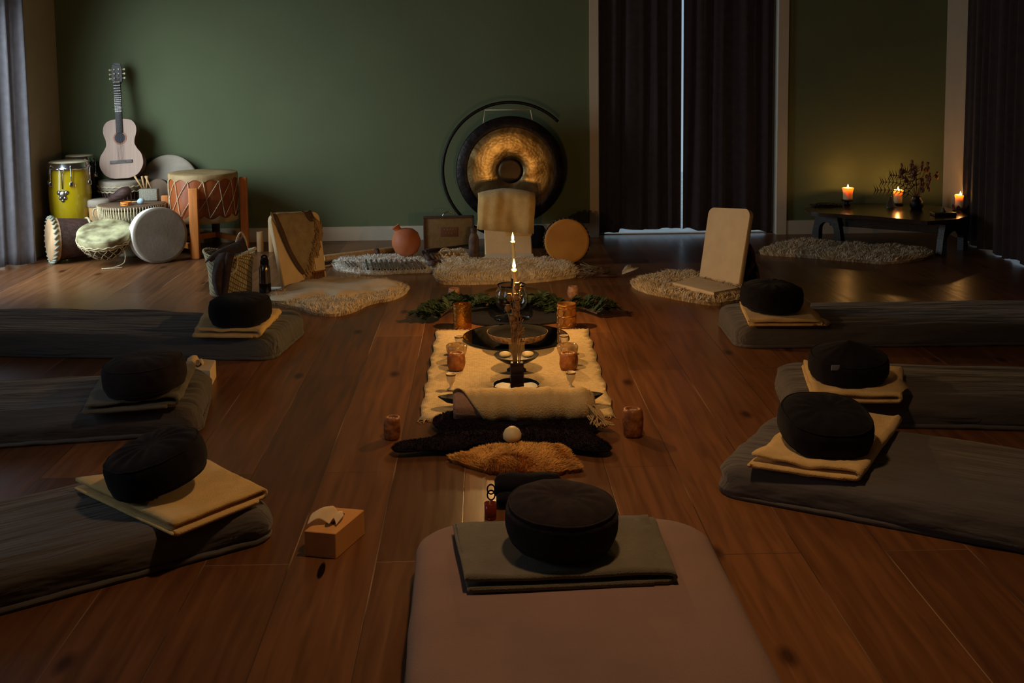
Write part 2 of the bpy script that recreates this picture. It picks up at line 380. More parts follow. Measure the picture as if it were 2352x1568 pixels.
# ---------------------------------------------------------------- setting
XL, XR, YB, YF, ZC = -3.5, 3.93, 9.68, -2.0, 2.9
def sbox(name, a, b, m_, bev=0):
    bm = B(); c = [(a[i]+b[i])/2 for i in range(3)]; s = [abs(b[i]-a[i]) for i in range(3)]
    box(bm, (0, 0, 0), s, bev); return struct(obj(name, bm, m_, None, c, False))
bm = B(); vs = [bm.verts.new(v) for v in ((XL-.2, YF-.2, 0), (XR+.2, YF-.2, 0), (XR+.2, YB+.2, 0), (XL-.2, YB+.2, 0), (XL-.2, YF-.2, -.1), (XR+.2, YF-.2, -.1), (XR+.2, YB+.2, -.1), (XL-.2, YB+.2, -.1))]
for f in ((0, 1, 2, 3), (7, 6, 5, 4), (0, 4, 5, 1), (1, 5, 6, 2), (2, 6, 7, 3), (3, 7, 4, 0)): bm.faces.new([vs[i] for i in f])
struct(obj('floor', bm, M_FLOOR, None, (0, 0, 0), False))
sbox('ceiling', (XL-.2, YF-.2, ZC), (XR+.2, YB+.2, ZC+.1), M_CEIL)
def wall(name, boxes, m_):
    bm = B()
    for a, b in boxes:
        box(bm, [(a[i]+b[i])/2 for i in range(3)], [abs(b[i]-a[i]) for i in range(3)])
    return struct(obj(name, bm, m_, None, None, False))
DX0, DX1, DZ = .985, 2.50, 2.35      # opening of the curtained glass door in the back wall
wall('wall_back', [((XL-.2, YB, 0), (DX0-.07, YB+.2, ZC)), ((DX1+.07, YB, 0), (XR+.2, YB+.2, ZC)), ((DX0-.07, YB, DZ+.07), (DX1+.07, YB+.2, ZC))], M_GREEN)
wall('wall_left', [((XL-.2, 8.84, 0), (XL, YB, ZC)), ((XL-.2, 4.2, 0), (XL, 6.9, ZC)), ((XL-.2, YF, 0), (XL, 2.4, ZC)), ((XL-.2, 6.9, 2.35), (XL, 8.84, ZC)), ((XL-.2, 2.4, 2.35), (XL, 4.2, ZC)), ((XL-.2, 2.4, 0), (XL, 4.2, .45))], M_WHITE)
wall('wall_right', [((XR, 9.12, 0), (XR+.2, YB, ZC)), ((XR, YF, 0), (XR+.2, 6.2, ZC)), ((XR, 6.2, 2.35), (XR+.2, 9.12, ZC))], M_WHITE)
sbox('wall_front', (XL-.2, YF-.2, 0), (XR+.2, YF, ZC), M_WHITE)
def glass_window(name, x0, x1, y0, y1, z0, z1, axis, mull=1):
    """frame ring with mullions plus a thin pane"""
    root = bpy.data.objects.new(name, None); COL.objects.link(root); root.location = ((x0+x1)/2, (y0+y1)/2, z0); struct(root)
    off = root.location.copy(); t = .06; bm = B()
    if axis == 'x': L0, L1 = y0, y1
    else: L0, L1 = x0, x1
    def bb(la, lb, za, zb, d=.06):
        if axis == 'x': box(bm, ((x0+x1)/2, (la+lb)/2, (za+zb)/2), (d, lb-la, zb-za))
        else: box(bm, ((la+lb)/2, (y0+y1)/2, (za+zb)/2), (lb-la, d, zb-za))
    bb(L0, L0+t, z0, z1); bb(L1-t, L1, z0, z1); bb(L0, L1, z1-t, z1); bb(L0, L1, z0, z0+.008)
    for i in range(1, mull+1):
        c = L0+(L1-L0)*i/(mull+1); bb(c-t/2, c+t/2, z0, z1)
    obj('window_frame', bm, M_TRIM, root, None, False, off)
    bm = B()
    if axis == 'x': box(bm, ((x0+x1)/2, (y0+y1)/2, (z0+z1)/2), (.008, y1-y0-.02, z1-z0-.02))
    else: box(bm, ((x0+x1)/2, (y0+y1)/2, (z0+z1)/2), (x1-x0-.02, .008, z1-z0-.02))
    obj('pane', bm, M_PANE, root, None, False, off); return root
def mat_pane():
    M = bpy.data.materials.new('window_pane'); M.use_nodes = True; nt = M.node_tree; N = nt.nodes; L = nt.links
    N.remove(N['Principled BSDF']); t = N.new('ShaderNodeBsdfTransparent'); g = N.new('ShaderNodeBsdfGlossy'); g.inputs['Roughness'].default_value = .02
    mx = N.new('ShaderNodeMixShader'); mx.inputs[0].default_value = .07; L.new(t.outputs[0], mx.inputs[1]); L.new(g.outputs[0], mx.inputs[2]); L.new(mx.outputs[0], N['Material Output'].inputs[0]); return M
M_PANE = mat_pane()
glass_window('window_1', XL-.19, XL-.16, 6.9, 8.84, 0, 2.35, 'x', 0)
glass_window('window_2', XL-.16, XL-.13, 2.4, 4.2, .45, 2.35, 'x')
glass_window('window_3', XR+.13, XR+.16, 6.2, 9.12, 0, 2.35, 'x', 2)
glass_window('door_1', DX0, DX1, YB+.12, YB+.15, 0, DZ, 'y', 0)
# casing round the curtained door, skirting boards
wall('trim_1', [((DX0-.075, YB-.02, 0), (DX0, YB+.2, DZ+.075)), ((DX1, YB-.02, 0), (DX1+.085, YB+.2, DZ+.075)), ((DX0, YB-.02, DZ), (DX1, YB+.2, DZ+.075))], M_TRIM)
wall('baseboard_back', [((XL, YB-.015, 0), (DX0-.075, YB, .118)), ((DX1+.085, YB-.015, 0), (XR, YB, .118))], M_TRIM)
wall('trim_2', [((XR-.012, 9.07, 0), (XR+.2, 9.12, 2.4))], M_TRIM)
# ground outside the glass doors
g_ = sbox('ground_outside', (-12, -6, -.14), (12, 16, -.11), mat('pale_paving', (226, 226, 222), .9)); g_.name = 'paving_outside'
# double wall socket on the left wall
so = thing('wall_socket', 'double white wall socket on the pale left wall beside the curtain', 'socket', (XL, 9.06, 1.02))
q = PY(84, 285, 9.0); so.location = (XL, 8.86, .93)
for k in (-1, 1):
    bm = B(); box(bm, (.006, k*.042, 0), (.012, .078, .08), .004); f_ = obj('socket_plate', bm, M_WHITE, so, None, False)
    bm = B(); lathe(bm, [(.028, 0), (.026, .003), (.022, -.004), (0, -.004)], 24, Matrix.Translation((.0125, k*.042, 0)) @ Matrix.Rotation(PI/2, 4, 'Y')); obj('socket_recess', bm, mat('shadowy_plastic', (120, 110, 95), .5), f_)

# ---------------------------------------------------------------- curtains
def curtain(name, a, b, z0, z1, amp, folds, m_, label, flip=1, th=.004, seed=0, taper=0, hem=None):
    a, b = Vector((a[0], a[1], 0)), Vector((b[0], b[1], 0)); d = b-a; L_ = d.length; t = d.normalized(); n = Vector((-t.y, t.x, 0))*flip
    NX, NZ = folds*14, 26; bm = B(); g = []
    for j in range(NZ+1):
        v = j/NZ; row = []
        for i in range(NX+1):
            u = i/NX; ph = u*folds*2*PI+1.3*nz(u*5, seed, v*.6)*2
            A = amp*(.65+.6*nz(u*7+seed, 2, v))*(1-.25*v)
            o_ = A*math.sin(ph)+amp*.25*math.sin(2.3*ph+seed)
            z = z0+(z1-z0)*v
            if j == 0: z = z0+(hem(u) if hem else .008*math.sin(ph*.5+seed))
            p = a+t*(L_*(u+(.0 if not taper else taper*(1-v)*(u-.0)))) + n*o_; row.append(bm.verts.new((p.x, p.y, z)))
        g.append(row)
    for j in range(NZ):
        for i in range(NX): bm.faces.new((g[j][i], g[j][i+1], g[j+1][i+1], g[j+1][i]))
    bmesh.ops.solidify(bm, geom=bm.faces, thickness=th)
    c = (a+b)/2; root = thing(name, label, 'curtain', (c.x, c.y, z0))
    obj('curtain_cloth', bm, m_, root, None, True, root.location)
    bm = B(); tube(bm, [a+Vector((0, 0, z1+.01))+t*.002, b+Vector((0, 0, z1+.01))-t*.002], .014, 10)
    obj('curtain_rail', bm, M_BLKMET, root, None, True, root.location); return root
curtain('curtain', (DX0+.012, YB+.03), (1.690, YB+.03), .022, 2.33, .030, 4, M_CURT, 'dark brown curtain, the left one hanging over the glass door in the back wall', seed=2, hem=lambda u: .004+.006*math.sin(u*9)+(.030 if u > .24 else 0))
curtain('curtain', (1.708, YB+.03), (2.468, YB+.03), .026, 2.33, .030, 4, M_CURT, 'dark brown curtain, the right one hanging over the glass door in the back wall', seed=9, hem=lambda u: .012+.016*math.sin(u*11+1)+.006*math.sin(u*31))
curtain('curtain', (-3.66, 8.52), (-3.41, 8.79), .012, 2.33, .022, 3, M_CURTL, 'long grey curtain beside the window on the left wall, daylight on its edge', seed=4)
curtain('curtain', (3.88, 9.14), (3.88, 6.2), .0, 2.75, .032, 20, M_CURT, 'long dark curtain along the right wall at the edge of the picture', seed=6, flip=-1, hem=lambda u: .012+.012*math.sin(u*44))
curtain('curtain', (-3.42, 2.2), (-3.42, 3.0), .012, 2.75, .05, 6, M_CURTL, 'grey curtain drawn back beside the second window on the left wall', seed=5)

# unseen fill lamp, added above the view with a shade that limits its light
t = thing('foreground_fill_lamp', 'unseen pendant fill lamp, added with an opaque cone shade above the foreground mattress', 'lamp', (.30, 3.4, 2.40))
bm = B(); lathe(bm, [(.22, -.06), (.05, .16), (.03, .17), (.02, .18), (.0, .18)], 40); bmesh.ops.solidify(bm, geom=bm.faces, thickness=.004); obj('lamp_shade', bm, M_BLKMET, t)
bm = B(); tube(bm, [(0, 0, .18), (0, 0, .5)], .004); obj('cord', bm, M_BLKMET, t)

# ---------------------------------------------------------------- mattresses
MT = .12
def rrect(hx, hy, r, n=240):
    """rounded rectangle, points spread by perimeter"""
    r = max(r, 1e-3); segs = []
    a, b = hx-r, hy-r; per = 4*(a+b)+2*PI*r; out = []
    for i in range(n):
        s = (i/n)*per
        for (kind, ln, f) in (
            ('l', 2*b, lambda q: (hx, -b+q)), ('c', PI*r/2, lambda q: (a+r*math.cos(q/r), b+r*math.sin(q/r))),
            ('l', 2*a, lambda q: (a-q, hy)), ('c', PI*r/2, lambda q: (-a-r*math.sin(q/r), b+r*math.cos(q/r))),
            ('l', 2*b, lambda q: (-hx, b-q)), ('c', PI*r/2, lambda q: (-a-r*math.cos(q/r), -b-r*math.sin(q/r))),
            ('l', 2*a, lambda q: (-a+q, -hy)), ('c', PI*r/2, lambda q: (a+r*math.sin(q/r), -b-r*math.cos(q/r)))):
            if s <= ln+1e-9 or kind == 'c' and s <= ln+1e-6: out.append(f(s)); break
            s -= ln
        else: out.append((hx, -b))
    return out
def mattress(cx, cy, ang, L_, W_, m_, label, seed, wr=.006, side=.012, cr=.09, group='floor mattresses set out round the altar', long=True):
    hx, hy = L_/2, W_/2
    prof = [(.02, .0), (.004, .012), (.0, .03), (.0, .055), (.002, .08), (.010, .1), (.025, .113), (.045, .119), (.07, .121), (.1, .122)]
    ins = .125
    while ins < hy-.02: prof.append((ins, .122)); ins += .0125
    bm = B(); rings = []; NN = 300; cache = {}
    base = rrect(hx, hy, cr, NN)
    for inset, z in prof:
        ring = []
        for i, (x, y) in enumerate(base):
            # shrink towards the central spine
            sx = (hx-inset)/hx; sy = (hy-inset)/hy; X, Y = x*sx, y*sy
            top = min(1, max(0, (z-.07)/.05)); 
            if long:
                w = (.45-abs(nz(X*1.0+seed, Y*7+.8*nz(X, Y, 9), seed))*1.8)*.8+nz(X*2.0, Y*16+seed, 4)*.5
            else: w = nz(X*1.2+seed, Y*2.0, seed)*.5
            edge = max(0, 1-inset/.22)
            zz = z+top*wr*w*(.6+1.2*edge)-.004*nz(X*3, Y*3, seed)
            # diagonal pulls on the side
            tx = i/NN*L_*3
            s_ = side*(1-top)*(.6*nz(tx*2.2+z*9, z*22, seed+3)+.35*nz(tx*5+z*45, z*8, seed+8))
            k = math.hypot(X, Y)+1e-6; nxn, nyn = (1 if abs(x) > hx-.02 else 0)*math.copysign(1, x), (1 if abs(y) > hy-.02 else 0)*math.copysign(1, y)
            if nxn == 0 and nyn == 0: nxn, nyn = math.copysign(.7, x), math.copysign(.7, y)
            if z < .001: zz = 0; s_ = 0
            ring.append(bm.verts.new((X+nxn*s_, Y+nyn*s_, max(0, zz))))
        rings.append(ring)
    for j in range(len(rings)-1):
        a, b = rings[j], rings[j+1]
        for i in range(NN): bm.faces.new((a[i], a[(i+1) % NN], b[(i+1) % NN], b[i]))
    bm.faces.new(rings[0][::-1]); bm.faces.new(rings[-1])
    root = thing('floor_mattress', label, 'mattress', (cx, cy, 0), ang, group)
    obj('fitted_sheet', bm, m_, root)
    # gathered elastic hem tucked along the floor
    bm = B(); pts = [(x*1.0, y*1.0, .010+.006*abs(nz(i*.25, seed))) for i, (x, y) in enumerate(rrect(hx-.004, hy-.004, cr, 160))]
    tube(bm, pts, .010, 6, True); obj('sheet_hem', bm, m_, root); return root
def endm(ex, ey, ang, L_): return ex-math.cos(ang)*L_/2, ey-math.sin(ang)*L_/2
R_ = math.radians
mattress(*endm(-1.04, 6.13, R_(-7), 2.0), R_(-7), 2.0, .64, M_SHEETG, 'grey sheeted floor mattress on the left, furthest of the three, beside the basket', 1, wr=.022, side=.03)
mattress(*endm(-1.22, 4.97, R_(9), 2.0), R_(9), 2.0, .62, M_SHEET, 'dark grey floor mattress on the left, the middle one of the three', 12, wr=.02, side=.035)
mattress(*endm(-.84, 3.86, R_(34), 2.0), R_(34), 2.0, .62, M_SHEET, 'dark grey floor mattress on the left, nearest of the three', 23, wr=.012, side=.04)
mattress(1.33+1, 6.17, R_(-1.5), 2.0, .60, M_SHEET, 'grey floor mattress on the right, furthest of the three, by the leaning chair back', 34, wr=.008, side=.025)
mattress(1.31+.99, 4.94-.14, R_(-8), 2.0, .60, M_SHEET, 'grey floor mattress on the right, the middle one of the three', 45, wr=.01, side=.03)
mattress(1.0+.83, 4.2-.53, R_(-31.5), 2.0, .68, M_SHEET, 'dark grey floor mattress on the right, nearest of the three', 56, wr=.010, side=.04)
mattress(.245, 2.46, R_(91.0), 2.0, .885, M_SHEETB, 'smooth mauve brown floor mattress in the middle foreground', 67, wr=.004, side=.01, cr=.16, long=False)

# ---------------------------------------------------------------- folded blankets
def blanket(c, z, t, n, m_, label, axis=0, seed=0, soft=.004, ragged=0):
    """c: 4 pixel corners (front left, front right, back right, back left); serpentine fold seen on the front edge"""
    q = [P(a, b, z+t*.6) for a, b in c]; cen = sum(q, Vector())/4; cen.z = z
    s = t/n; path = []
    for k in range(n):
        a, b = (1.0, 0.0) if k % 2 == 0 else (0.0, 1.0)
        if k == 0: a = .93
        ua = random.uniform(-.015, .015); zc = s*(k+.5)
        if k == 0: a += 0
        for i in range(15):
            f = i/14; path.append((a+(b-a)*f, zc, k))
        if k < n-1:
            W_ = (q[1]-q[0]).length; ed = b; sg = 1 if b > .5 else -1
            for i in range(1, 6):
                th = -PI/2+PI*i/6; path.append((ed+sg*(.5*s/W_)*math.cos(th)*1.5+ua, zc+s*.5+s*.5*math.sin(th), k+.5))
    NV = 14; bm = B(); g = []; m0 = len(path)
    for j in range(NV+1):
        v = j/NV; row = []
        for i, (u, zz, k) in enumerate(path):
            off = .01*nz(k*3+seed, v*2)*1.5+ragged*nz(k*5, v*7, seed)
            vv = v*(1+.03*math.sin(k*2.1+seed))-.012*math.sin(k*1.7+seed)-.05*(n-1-k)/n*(1-v)
            uu = u+off*.5
            p = (q[0]*(1-uu)+q[1]*uu)*(1-vv)+(q[3]*(1-uu)+q[2]*uu)*vv
            w = soft*(1+zz/t)*(nz(p.x*7, p.y*7, seed)+.5*nz(p.x*19, p.y*19, seed)) * (zz/t)
            row.append(bm.verts.new((p.x, p.y, z+zz+w)))
        g.append(row)
    for j in range(NV):
        for i in range(m0-1): bm.faces.new((g[j][i], g[j][i+1], g[j+1][i+1], g[j+1][i]))
    bm.normal_update()
    bmesh.ops.solidify(bm, geom=bm.faces, thickness=s*.94)
    zmin = min(v.co.z for v in bm.verts); bmesh.ops.translate(bm, verts=bm.verts, vec=(0, 0, z-zmin+.0005))
    o = obj('folded_blanket', bm, m_, None, cen, True, cen)
    tag(o, label, 'blanket', 'folded blankets under the round cushions'); return o
ZB = MT+.004
blanket([(447, 764), (592, 765), (640, 714), (478, 714)], ZB, .040, 3, M_BEIGE, 'beige folded blanket under the cushion on the furthest left mattress', seed=1, soft=.008)
blanket([(193, 941), (400, 925), (440, 845), (240, 862)], ZB, .036, 3, M_GREYW, 'dark grey folded blanket with ruffled end on the middle left mattress', seed=2, ragged=.02, soft=.014)
blanket([(400, 1212), (603, 1134), (470, 1066), (178, 1110)], ZB, .036, 3, M_BEIGE, 'broad beige folded blanket lying cornerwise on the nearest left mattress', seed=3)
blanket([(1722, 738), (1885, 738), (1846, 700), (1703, 694)], ZB, .040, 4, M_BEIGE, 'beige neatly folded blanket on the furthest right mattress', seed=4)
blanket([(1868, 911), (2062, 914), (2064, 848), (1845, 834)], ZB, .040, 3, M_BEIGE, 'beige folded blanket under the peaked cushion on the middle right mattress', seed=5, soft=.008)
blanket([(1726, 1058), (1962, 1090), (2056, 962), (1868, 948)], ZB, .040, 3, M_BEIGE, 'beige folded blanket with skewed edge on the nearest right mattress', seed=6, soft=.009)
blanket([(1080, 1335), (1532, 1316), (1488, 1190), (1052, 1208)], ZB, .044, 4, M_GREYW, 'grey green folded blanket on the brown foreground mattress', seed=7)

# ---------------------------------------------------------------- round cushions
def cushion(px, py, Rr, h, m_, label, tilt=(0, 0), rz=0, seed=0, peak=0, crease=.5, sq=1.0, z=MT+.040, taglab=False):
    p = P(px, py+9, z); loc = Vector((p.x, p.y+Rr*.92, z))
    root = thing('meditation_cushion', label, 'cushion', loc, rz, 'black round meditation cushions')
    T = Matrix.Rotation(tilt[0], 4, 'X') @ Matrix.Rotation(tilt[1], 4, 'Y')
    def build(prof, seg, fn):
        bm = B(); lathe(bm, prof, seg, None)
        for v in bm.verts: v.co = fn(v.co)
        return bm
    def deform(c):
        r = math.hypot(c.x, c.y); t = math.atan2(c.y, c.x); u = c.z/h
        k = 1+.03*nz(math.cos(t)*1.5, math.sin(t)*1.5, seed)+.012*nz(math.cos(t)*5, math.sin(t)*5, seed+u*3)
        if sq != 1: k *= 1+(sq-1)*abs(math.sin(2*t))**1.5
        z_ = c.z
        if u > .55: 
            z_ += .0028*crease*math.sin(t*13+seed)*(1-min(1, abs(r/Rr-.6)/.45))+.02*nz(c.x*5, c.y*5, seed)*(u-.55)
            z_ += peak*max(0, 1-r/(Rr*.75))**1.2*(1 if u > .8 else 0)
        q = T @ Vector((c.x*k, c.y*k, z_)); return q
    N = 22; prof = [(0, 0)]
    e = 3.7
    for i in range(N+1):
        a = -PI/2+PI*i/N; ca, sa = math.cos(a), math.sin(a)
        r = Rr*math.copysign(abs(ca)**(2/e), ca); zz = h/2+h/2*math.copysign(abs(sa)**(2/e*1.15), sa)
        if 0 < i < N: prof.append((max(r, 1e-3), zz))
    prof2 = []
    for r, zz in prof: prof2.append((r, zz))
    for f in (.8, .6, .4, .2): prof2.append((prof[-1][0]*f, h*(1-.04*(1-f)*(1 if not peak else 0))))
    prof2.append((0, h*.965 if not peak else h))
    dz = [0]
    bm = build(prof2, 72, deform); zmin = min(v.co.z for v in bm.verts)
    for v in bm.verts:
        v.co.z -= zmin
        if v.co.z < .02: v.co.z *= .5
    obj('cushion_body', bm, m_, root)
    for zf in (.82, .16):
        sa = abs(2*zf-1)**(3.7/2.3); r = Rr*(math.sqrt(1-sa*sa)**(2/3.7)+.006); pts = []
        for i in range(60):
            t = 2*PI*i/60; q = deform(Vector((r*math.cos(t), r*math.sin(t), h*zf))); pts.append((q.x, q.y, q.z-zmin))
        bm = B(); tube(bm, pts, .0032, 6, True); obj('piping', bm, m_, root)
    if taglab:
        q = deform(Vector((Rr*.97*math.cos(-2.2), Rr*.97*math.sin(-2.2), h*.72))); bm = B(); box(bm, (q.x*1.0, q.y*1.0-.004, q.z-zmin+.01), (.035, .006, .022), .002, None)
        o = obj('fabric_tag', bm, mat('grey_tag', (110, 120, 126), .7), root, None, True); o['label'] = 'small grey fabric tag'
    return root
cushion(541, 749, .163, .150, M_BLACK, 'black round cushion on the beige blanket of the furthest left mattress', tilt=(.04, -.03), seed=1)
cushion(311, 918, .170, .155, M_BLACK2, 'black round cushion on the dark grey blanket of the middle left mattress', tilt=(.03, -.08), seed=2)
cushion(344, 1156, .162, .146, M_BLACK, 'black creased cushion tilted towards the left on the nearest left mattress', tilt=(.03, -.24), rz=.2, seed=3, crease=1.6)
cushion(1786, 718, .168, .152, M_BLACK, 'black round cushion on the furthest right mattress, candle reflections behind it', tilt=(.02, .05), seed=4)
cushion(1973, 887, .168, .125, M_BLACK, 'black peaked cushion with a small grey tag on the middle right mattress', tilt=(.1, 0), seed=5, peak=.045, taglab=True)
cushion(1920, 1048, .160, .132, M_BLACK, 'black square sided cushion on the nearest right mattress', tilt=(.22, .03), seed=6, sq=1.08)
cushion(1297, 1292, .160, .146, M_BLACK2, 'dark brownish black cushion on the foreground mattress', tilt=(.06, .03), seed=7, z=MT+.045)

# ================================================================ musical corner, left
def orient(n, up=(0, 0, 1)):
    """matrix whose local Z looks along n"""
    n = Vector(n).normalized(); x = Vector(up).cross(n).normalized(); y = n.cross(x); return Matrix((x, y, n)).transposed().to_4x4()
def lug_rod(parent, t, r, z0, z1, name='tuning_lug'):
    c, s = math.cos(t), math.sin(t); bm = B()
    tube(bm, [(r*c, r*s, z0), (r*c, r*s, z1)], .005, 8)
    box(bm, (r*.985*c, r*.985*s, z0+.01), (.028, .028, .035), .004, None)
    tube(bm, [(r*c, r*s, z1), ((r-.03)*c, (r-.03)*s, z1+.012)], .005, 8)
    obj(name, bm, M_CHROME, parent)
def conga(px, gy, label, body, rtop, H_, seed=0, star=False):
    p = PY(px, 400, gy); t = thing('conga_drum', label, 'drum', (p.x, p.y, 0), seed*.3)
    bm = B(); prof = [(rtop*.62, 0), (rtop*.70, .02), (rtop*.82, H_*.2), (rtop*1.02, H_*.5), (rtop*1.05, H_*.68), (rtop*.98, H_*.88), (rtop*.93, H_-.02)]
    lathe(bm, prof, 48); obj('shell', bm, body, t)
    bm = B(); lathe(bm, [(rtop*.94, H_-.05), (rtop*1.06, H_-.05), (rtop*1.07, H_-.035), (rtop*1.0, H_-.03), (rtop*.99, H_+.004), (rtop*.93, H_+.006)], 48); obj('rim_hoop', bm, M_CHROME, t)
    bm = B(); lathe(bm, [(rtop*.97, H_-.03), (rtop*.97, H_+.006), (rtop*.9, H_+.013), (0, H_+.013)], 48); obj('drum_head', bm, M_HIDE, t)
    bm = B(); lathe(bm, [(rtop*.60, -.0), (rtop*.66, .0), (rtop*.71, .025), (rtop*.66, .03)], 48); obj('bottom_ring', bm, M_CHROME, t)
    for k in range(6): lug_rod(t, k*PI/3-PI/2+.12, rtop*1.09, H_-.17, H_-.02)
    return t
M_YEL = mat('glossy_yellow_lacquer', (186, 160, 18), .22, var=.06, coat=.6, vscale=4)
M_BRNL = mat('dark_brown_lacquer', (60, 40, 32), .3, var=.2, vscale=6)
conga(184, 9.53, 'dark conga drum standing behind the yellow conga', M_BRNL, .112, .755, 2)
cg = conga(159, 9.20, 'glossy yellow conga drum with chrome fittings by the left wall', M_YEL, .155, .735, 1)
# cast leaf ornament on the yellow shell, towards the room
bm = B(); rr_ = .155*1.07
for k, (a, b, s) in enumerate(((0, 0, .03), (-.03, .012, .018), (.03, .012, .018), (-.018, -.03, .016), (.018, -.03, .016), (0, -.05, .014))):
    th = -PI/2-.3+a/rr_; lathe(bm, [(0, -.006), (s*.8, -.004), (s, 0), (s*.7, .006), (0, .009)], 10, Matrix.Translation((rr_*math.cos(th), rr_*math.sin(th), .50+b)) @ orient((math.cos(th), math.sin(th), 0)))
tube(bm, [(rr_*math.cos(-1.87), rr_*math.sin(-1.87), .54), (rr_*1.01*math.cos(-1.87), rr_*1.01*math.sin(-1.87), .66), (rr_*1.05*math.cos(-2.0), rr_*1.05*math.sin(-2.0), .70)], .004)
tube(bm, [(rr_*1.01*math.cos(-1.87), rr_*1.01*math.sin(-1.87), .66), (rr_*1.05*math.cos(-1.72), rr_*1.05*math.sin(-1.72), .70)], .004)
obj('leaf_ornament', bm, M_STEEL, cg, None, True)

# djembe carrying the guitar
p = PY(282, 500, 9.46); dj = thing('djembe_drum', 'dark roped djembe drum under the guitar', 'drum', (p.x, p.y, 0)); DJ = dj.location.copy(); DH = .565
bm = B(); lathe(bm, [(.12, 0), (.13, .02), (.095, .12), (.085, .22), (.115, .30), (.165, .42), (.178, .50), (.172, DH-.02)], 48); obj('shell', bm, M_WOODD, dj)
bm = B(); lathe(bm, [(.178, DH-.075), (.184, DH-.07), (.180, DH-.02), (.176, DH-.002), (.165, DH), (0, DH)], 48); obj('drum_head', bm, M_HIDEG, dj)
for z in (DH-.045, DH-.085):
    bm = B(); tube(bm, [(.184*math.cos(a), .184*math.sin(a), z+.004*math.sin(24*a)) for a in [2*PI*i/120 for i in range(120)]], .006, 6, True); obj('rope_ring', bm, M_ROPE, dj)
bm = B()
for k in range(36):
    a = 2*PI*k/36; tube(bm, [(.182*math.cos(a), .182*math.sin(a), DH-.085), (.168*math.cos(a+.06), .168*math.sin(a+.06), .42), (.118*math.cos(a), .118*math.sin(a), .30)], .0028, 5)
obj('lacing', bm, mat('dark_rope', (110, 92, 80), .8), dj)

# guitar
g0 = PY(277, 398, DJ.y-.02); 
tl = math.atan2(YB-.03-(DJ.y+.03), .93)
gt = thing('acoustic_guitar', 'pale classical guitar standing on the dark djembe against the green wall', 'guitar', (DJ.x+.035, DJ.y+.005, DH+.004), rot=(-tl, 0, 0))
GR = Matrix.Rotation(R_(-3.5), 4, 'Y') @ Matrix.Rotation(R_(90), 4, 'X')   # outline XY -> XZ, thickness towards -Y
half = [(0, 0), (.07, .003), (.13, .03), (.168, .085), (.176, .135), (.165, .19), (.135, .235), (.115, .275), (.118, .32), (.132, .365), (.134, .41), (.118, .45), (.085, .475), (.03, .485), (0, .485)]
outl = catmull([Vector((x, y, 0)) for x, y in half] + [Vector((-x, y, 0)) for x, y in half[-2:0:-1]], 4)
def gp(nm, bm, mm, par=gt, sm='auto'): bmesh.ops.transform(bm, matrix=GR, verts=bm.verts); return obj(nm, bm, mm, par, None, sm)
M_GTOP = mat('pale_spruce_top', (176, 146, 128), .5, var=.06, vscale=4, stretch=(20, 1, 1)); M_GSIDE = mat('brown_guitar_side', (96, 56, 36), .35, var=.15)
bm = B(); prism(bm, outl, .085); gp('body', bm, M_GSIDE)
bm = B(); prism(bm, [p*.995 for p in outl], .004); bmesh.ops.translate(bm, verts=bm.verts, vec=(0, .001, .085)); gp('soundboard', bm, M_GTOP)
bm = B(); lathe(bm, [(.043, 0), (.043, .0012), (0, .0012)], 32, Matrix.Translation((0, .33, .0895))); sh = gp('sound_hole', bm, M_BLKMET)
bm = B(); lathe(bm, [(.043, .0), (.054, .0), (.054, .0016), (.043, .0016)], 40, Matrix.Translation((0, .33, .0895))); gp('rosette', bm, M_WOODR, sh)
bm = B(); box(bm, (0, .135, .094), (.18, .026, .008), .002); box(bm, (0, .137, .100), (.078, .006, .008)); gp('bridge', bm, mat('grey_brown_bridge', (96, 88, 84), .5))
bm = B(); box(bm, (0, .62, .078), (.05, .30, .022), .006); gp('neck', bm, M_WOODD)
bm = B(); box(bm, (0, .58, .094), (.054, .42, .007), .001); fb = gp('fretboard', bm, M_WOODK)
bm = B()
for k in range(16): box(bm, (0, .785-.36*(1-2**(-k/9.5)), .0985), (.053, .0022, .002))
gp('frets', bm, M_STEEL, fb)
hd = [(-.03, .775), (-.04, .80), (-.041, .90), (-.032, .935), (-.012, .95), (.012, .95), (.032, .935), (.041, .90), (.04, .80), (.03, .775)]
bm = B(); prism(bm, [Vector((a, b, 0)) for a, b in hd], .02); bmesh.ops.translate(bm, verts=bm.verts, vec=(0, 0, .066)); hs = gp('headstock', bm, M_WOODK)
bm = B(); box(bm, (0, .786, .098), (.05, .005, .006)); gp('nut', bm, M_HIDE, hs)
for s in (-1, 1):
    for k in range(3):
        bm = B(); y = .82+k*.036; tube(bm, [(s*.03, y, .074), (s*.055, y, .074)], .004, 8); box(bm, (s*.06, y, .074), (.012, .016, .010), .003)
        tube(bm, [(s*.018, y, .086), (s*.018, y, .096)], .006, 8); gp('tuning_peg', bm, M_HIDE, hs)
for k in range(6):
    x = (k-2.5)*.0088; bm = B(); tube(bm, [(x*1.1, .137, .104), (x*.85, .786, .1015), ((-1 if k < 3 else 1)*.018, .82+(k % 3)*.036, .093)], .0008, 4); gp('string', bm, M_STEEL)

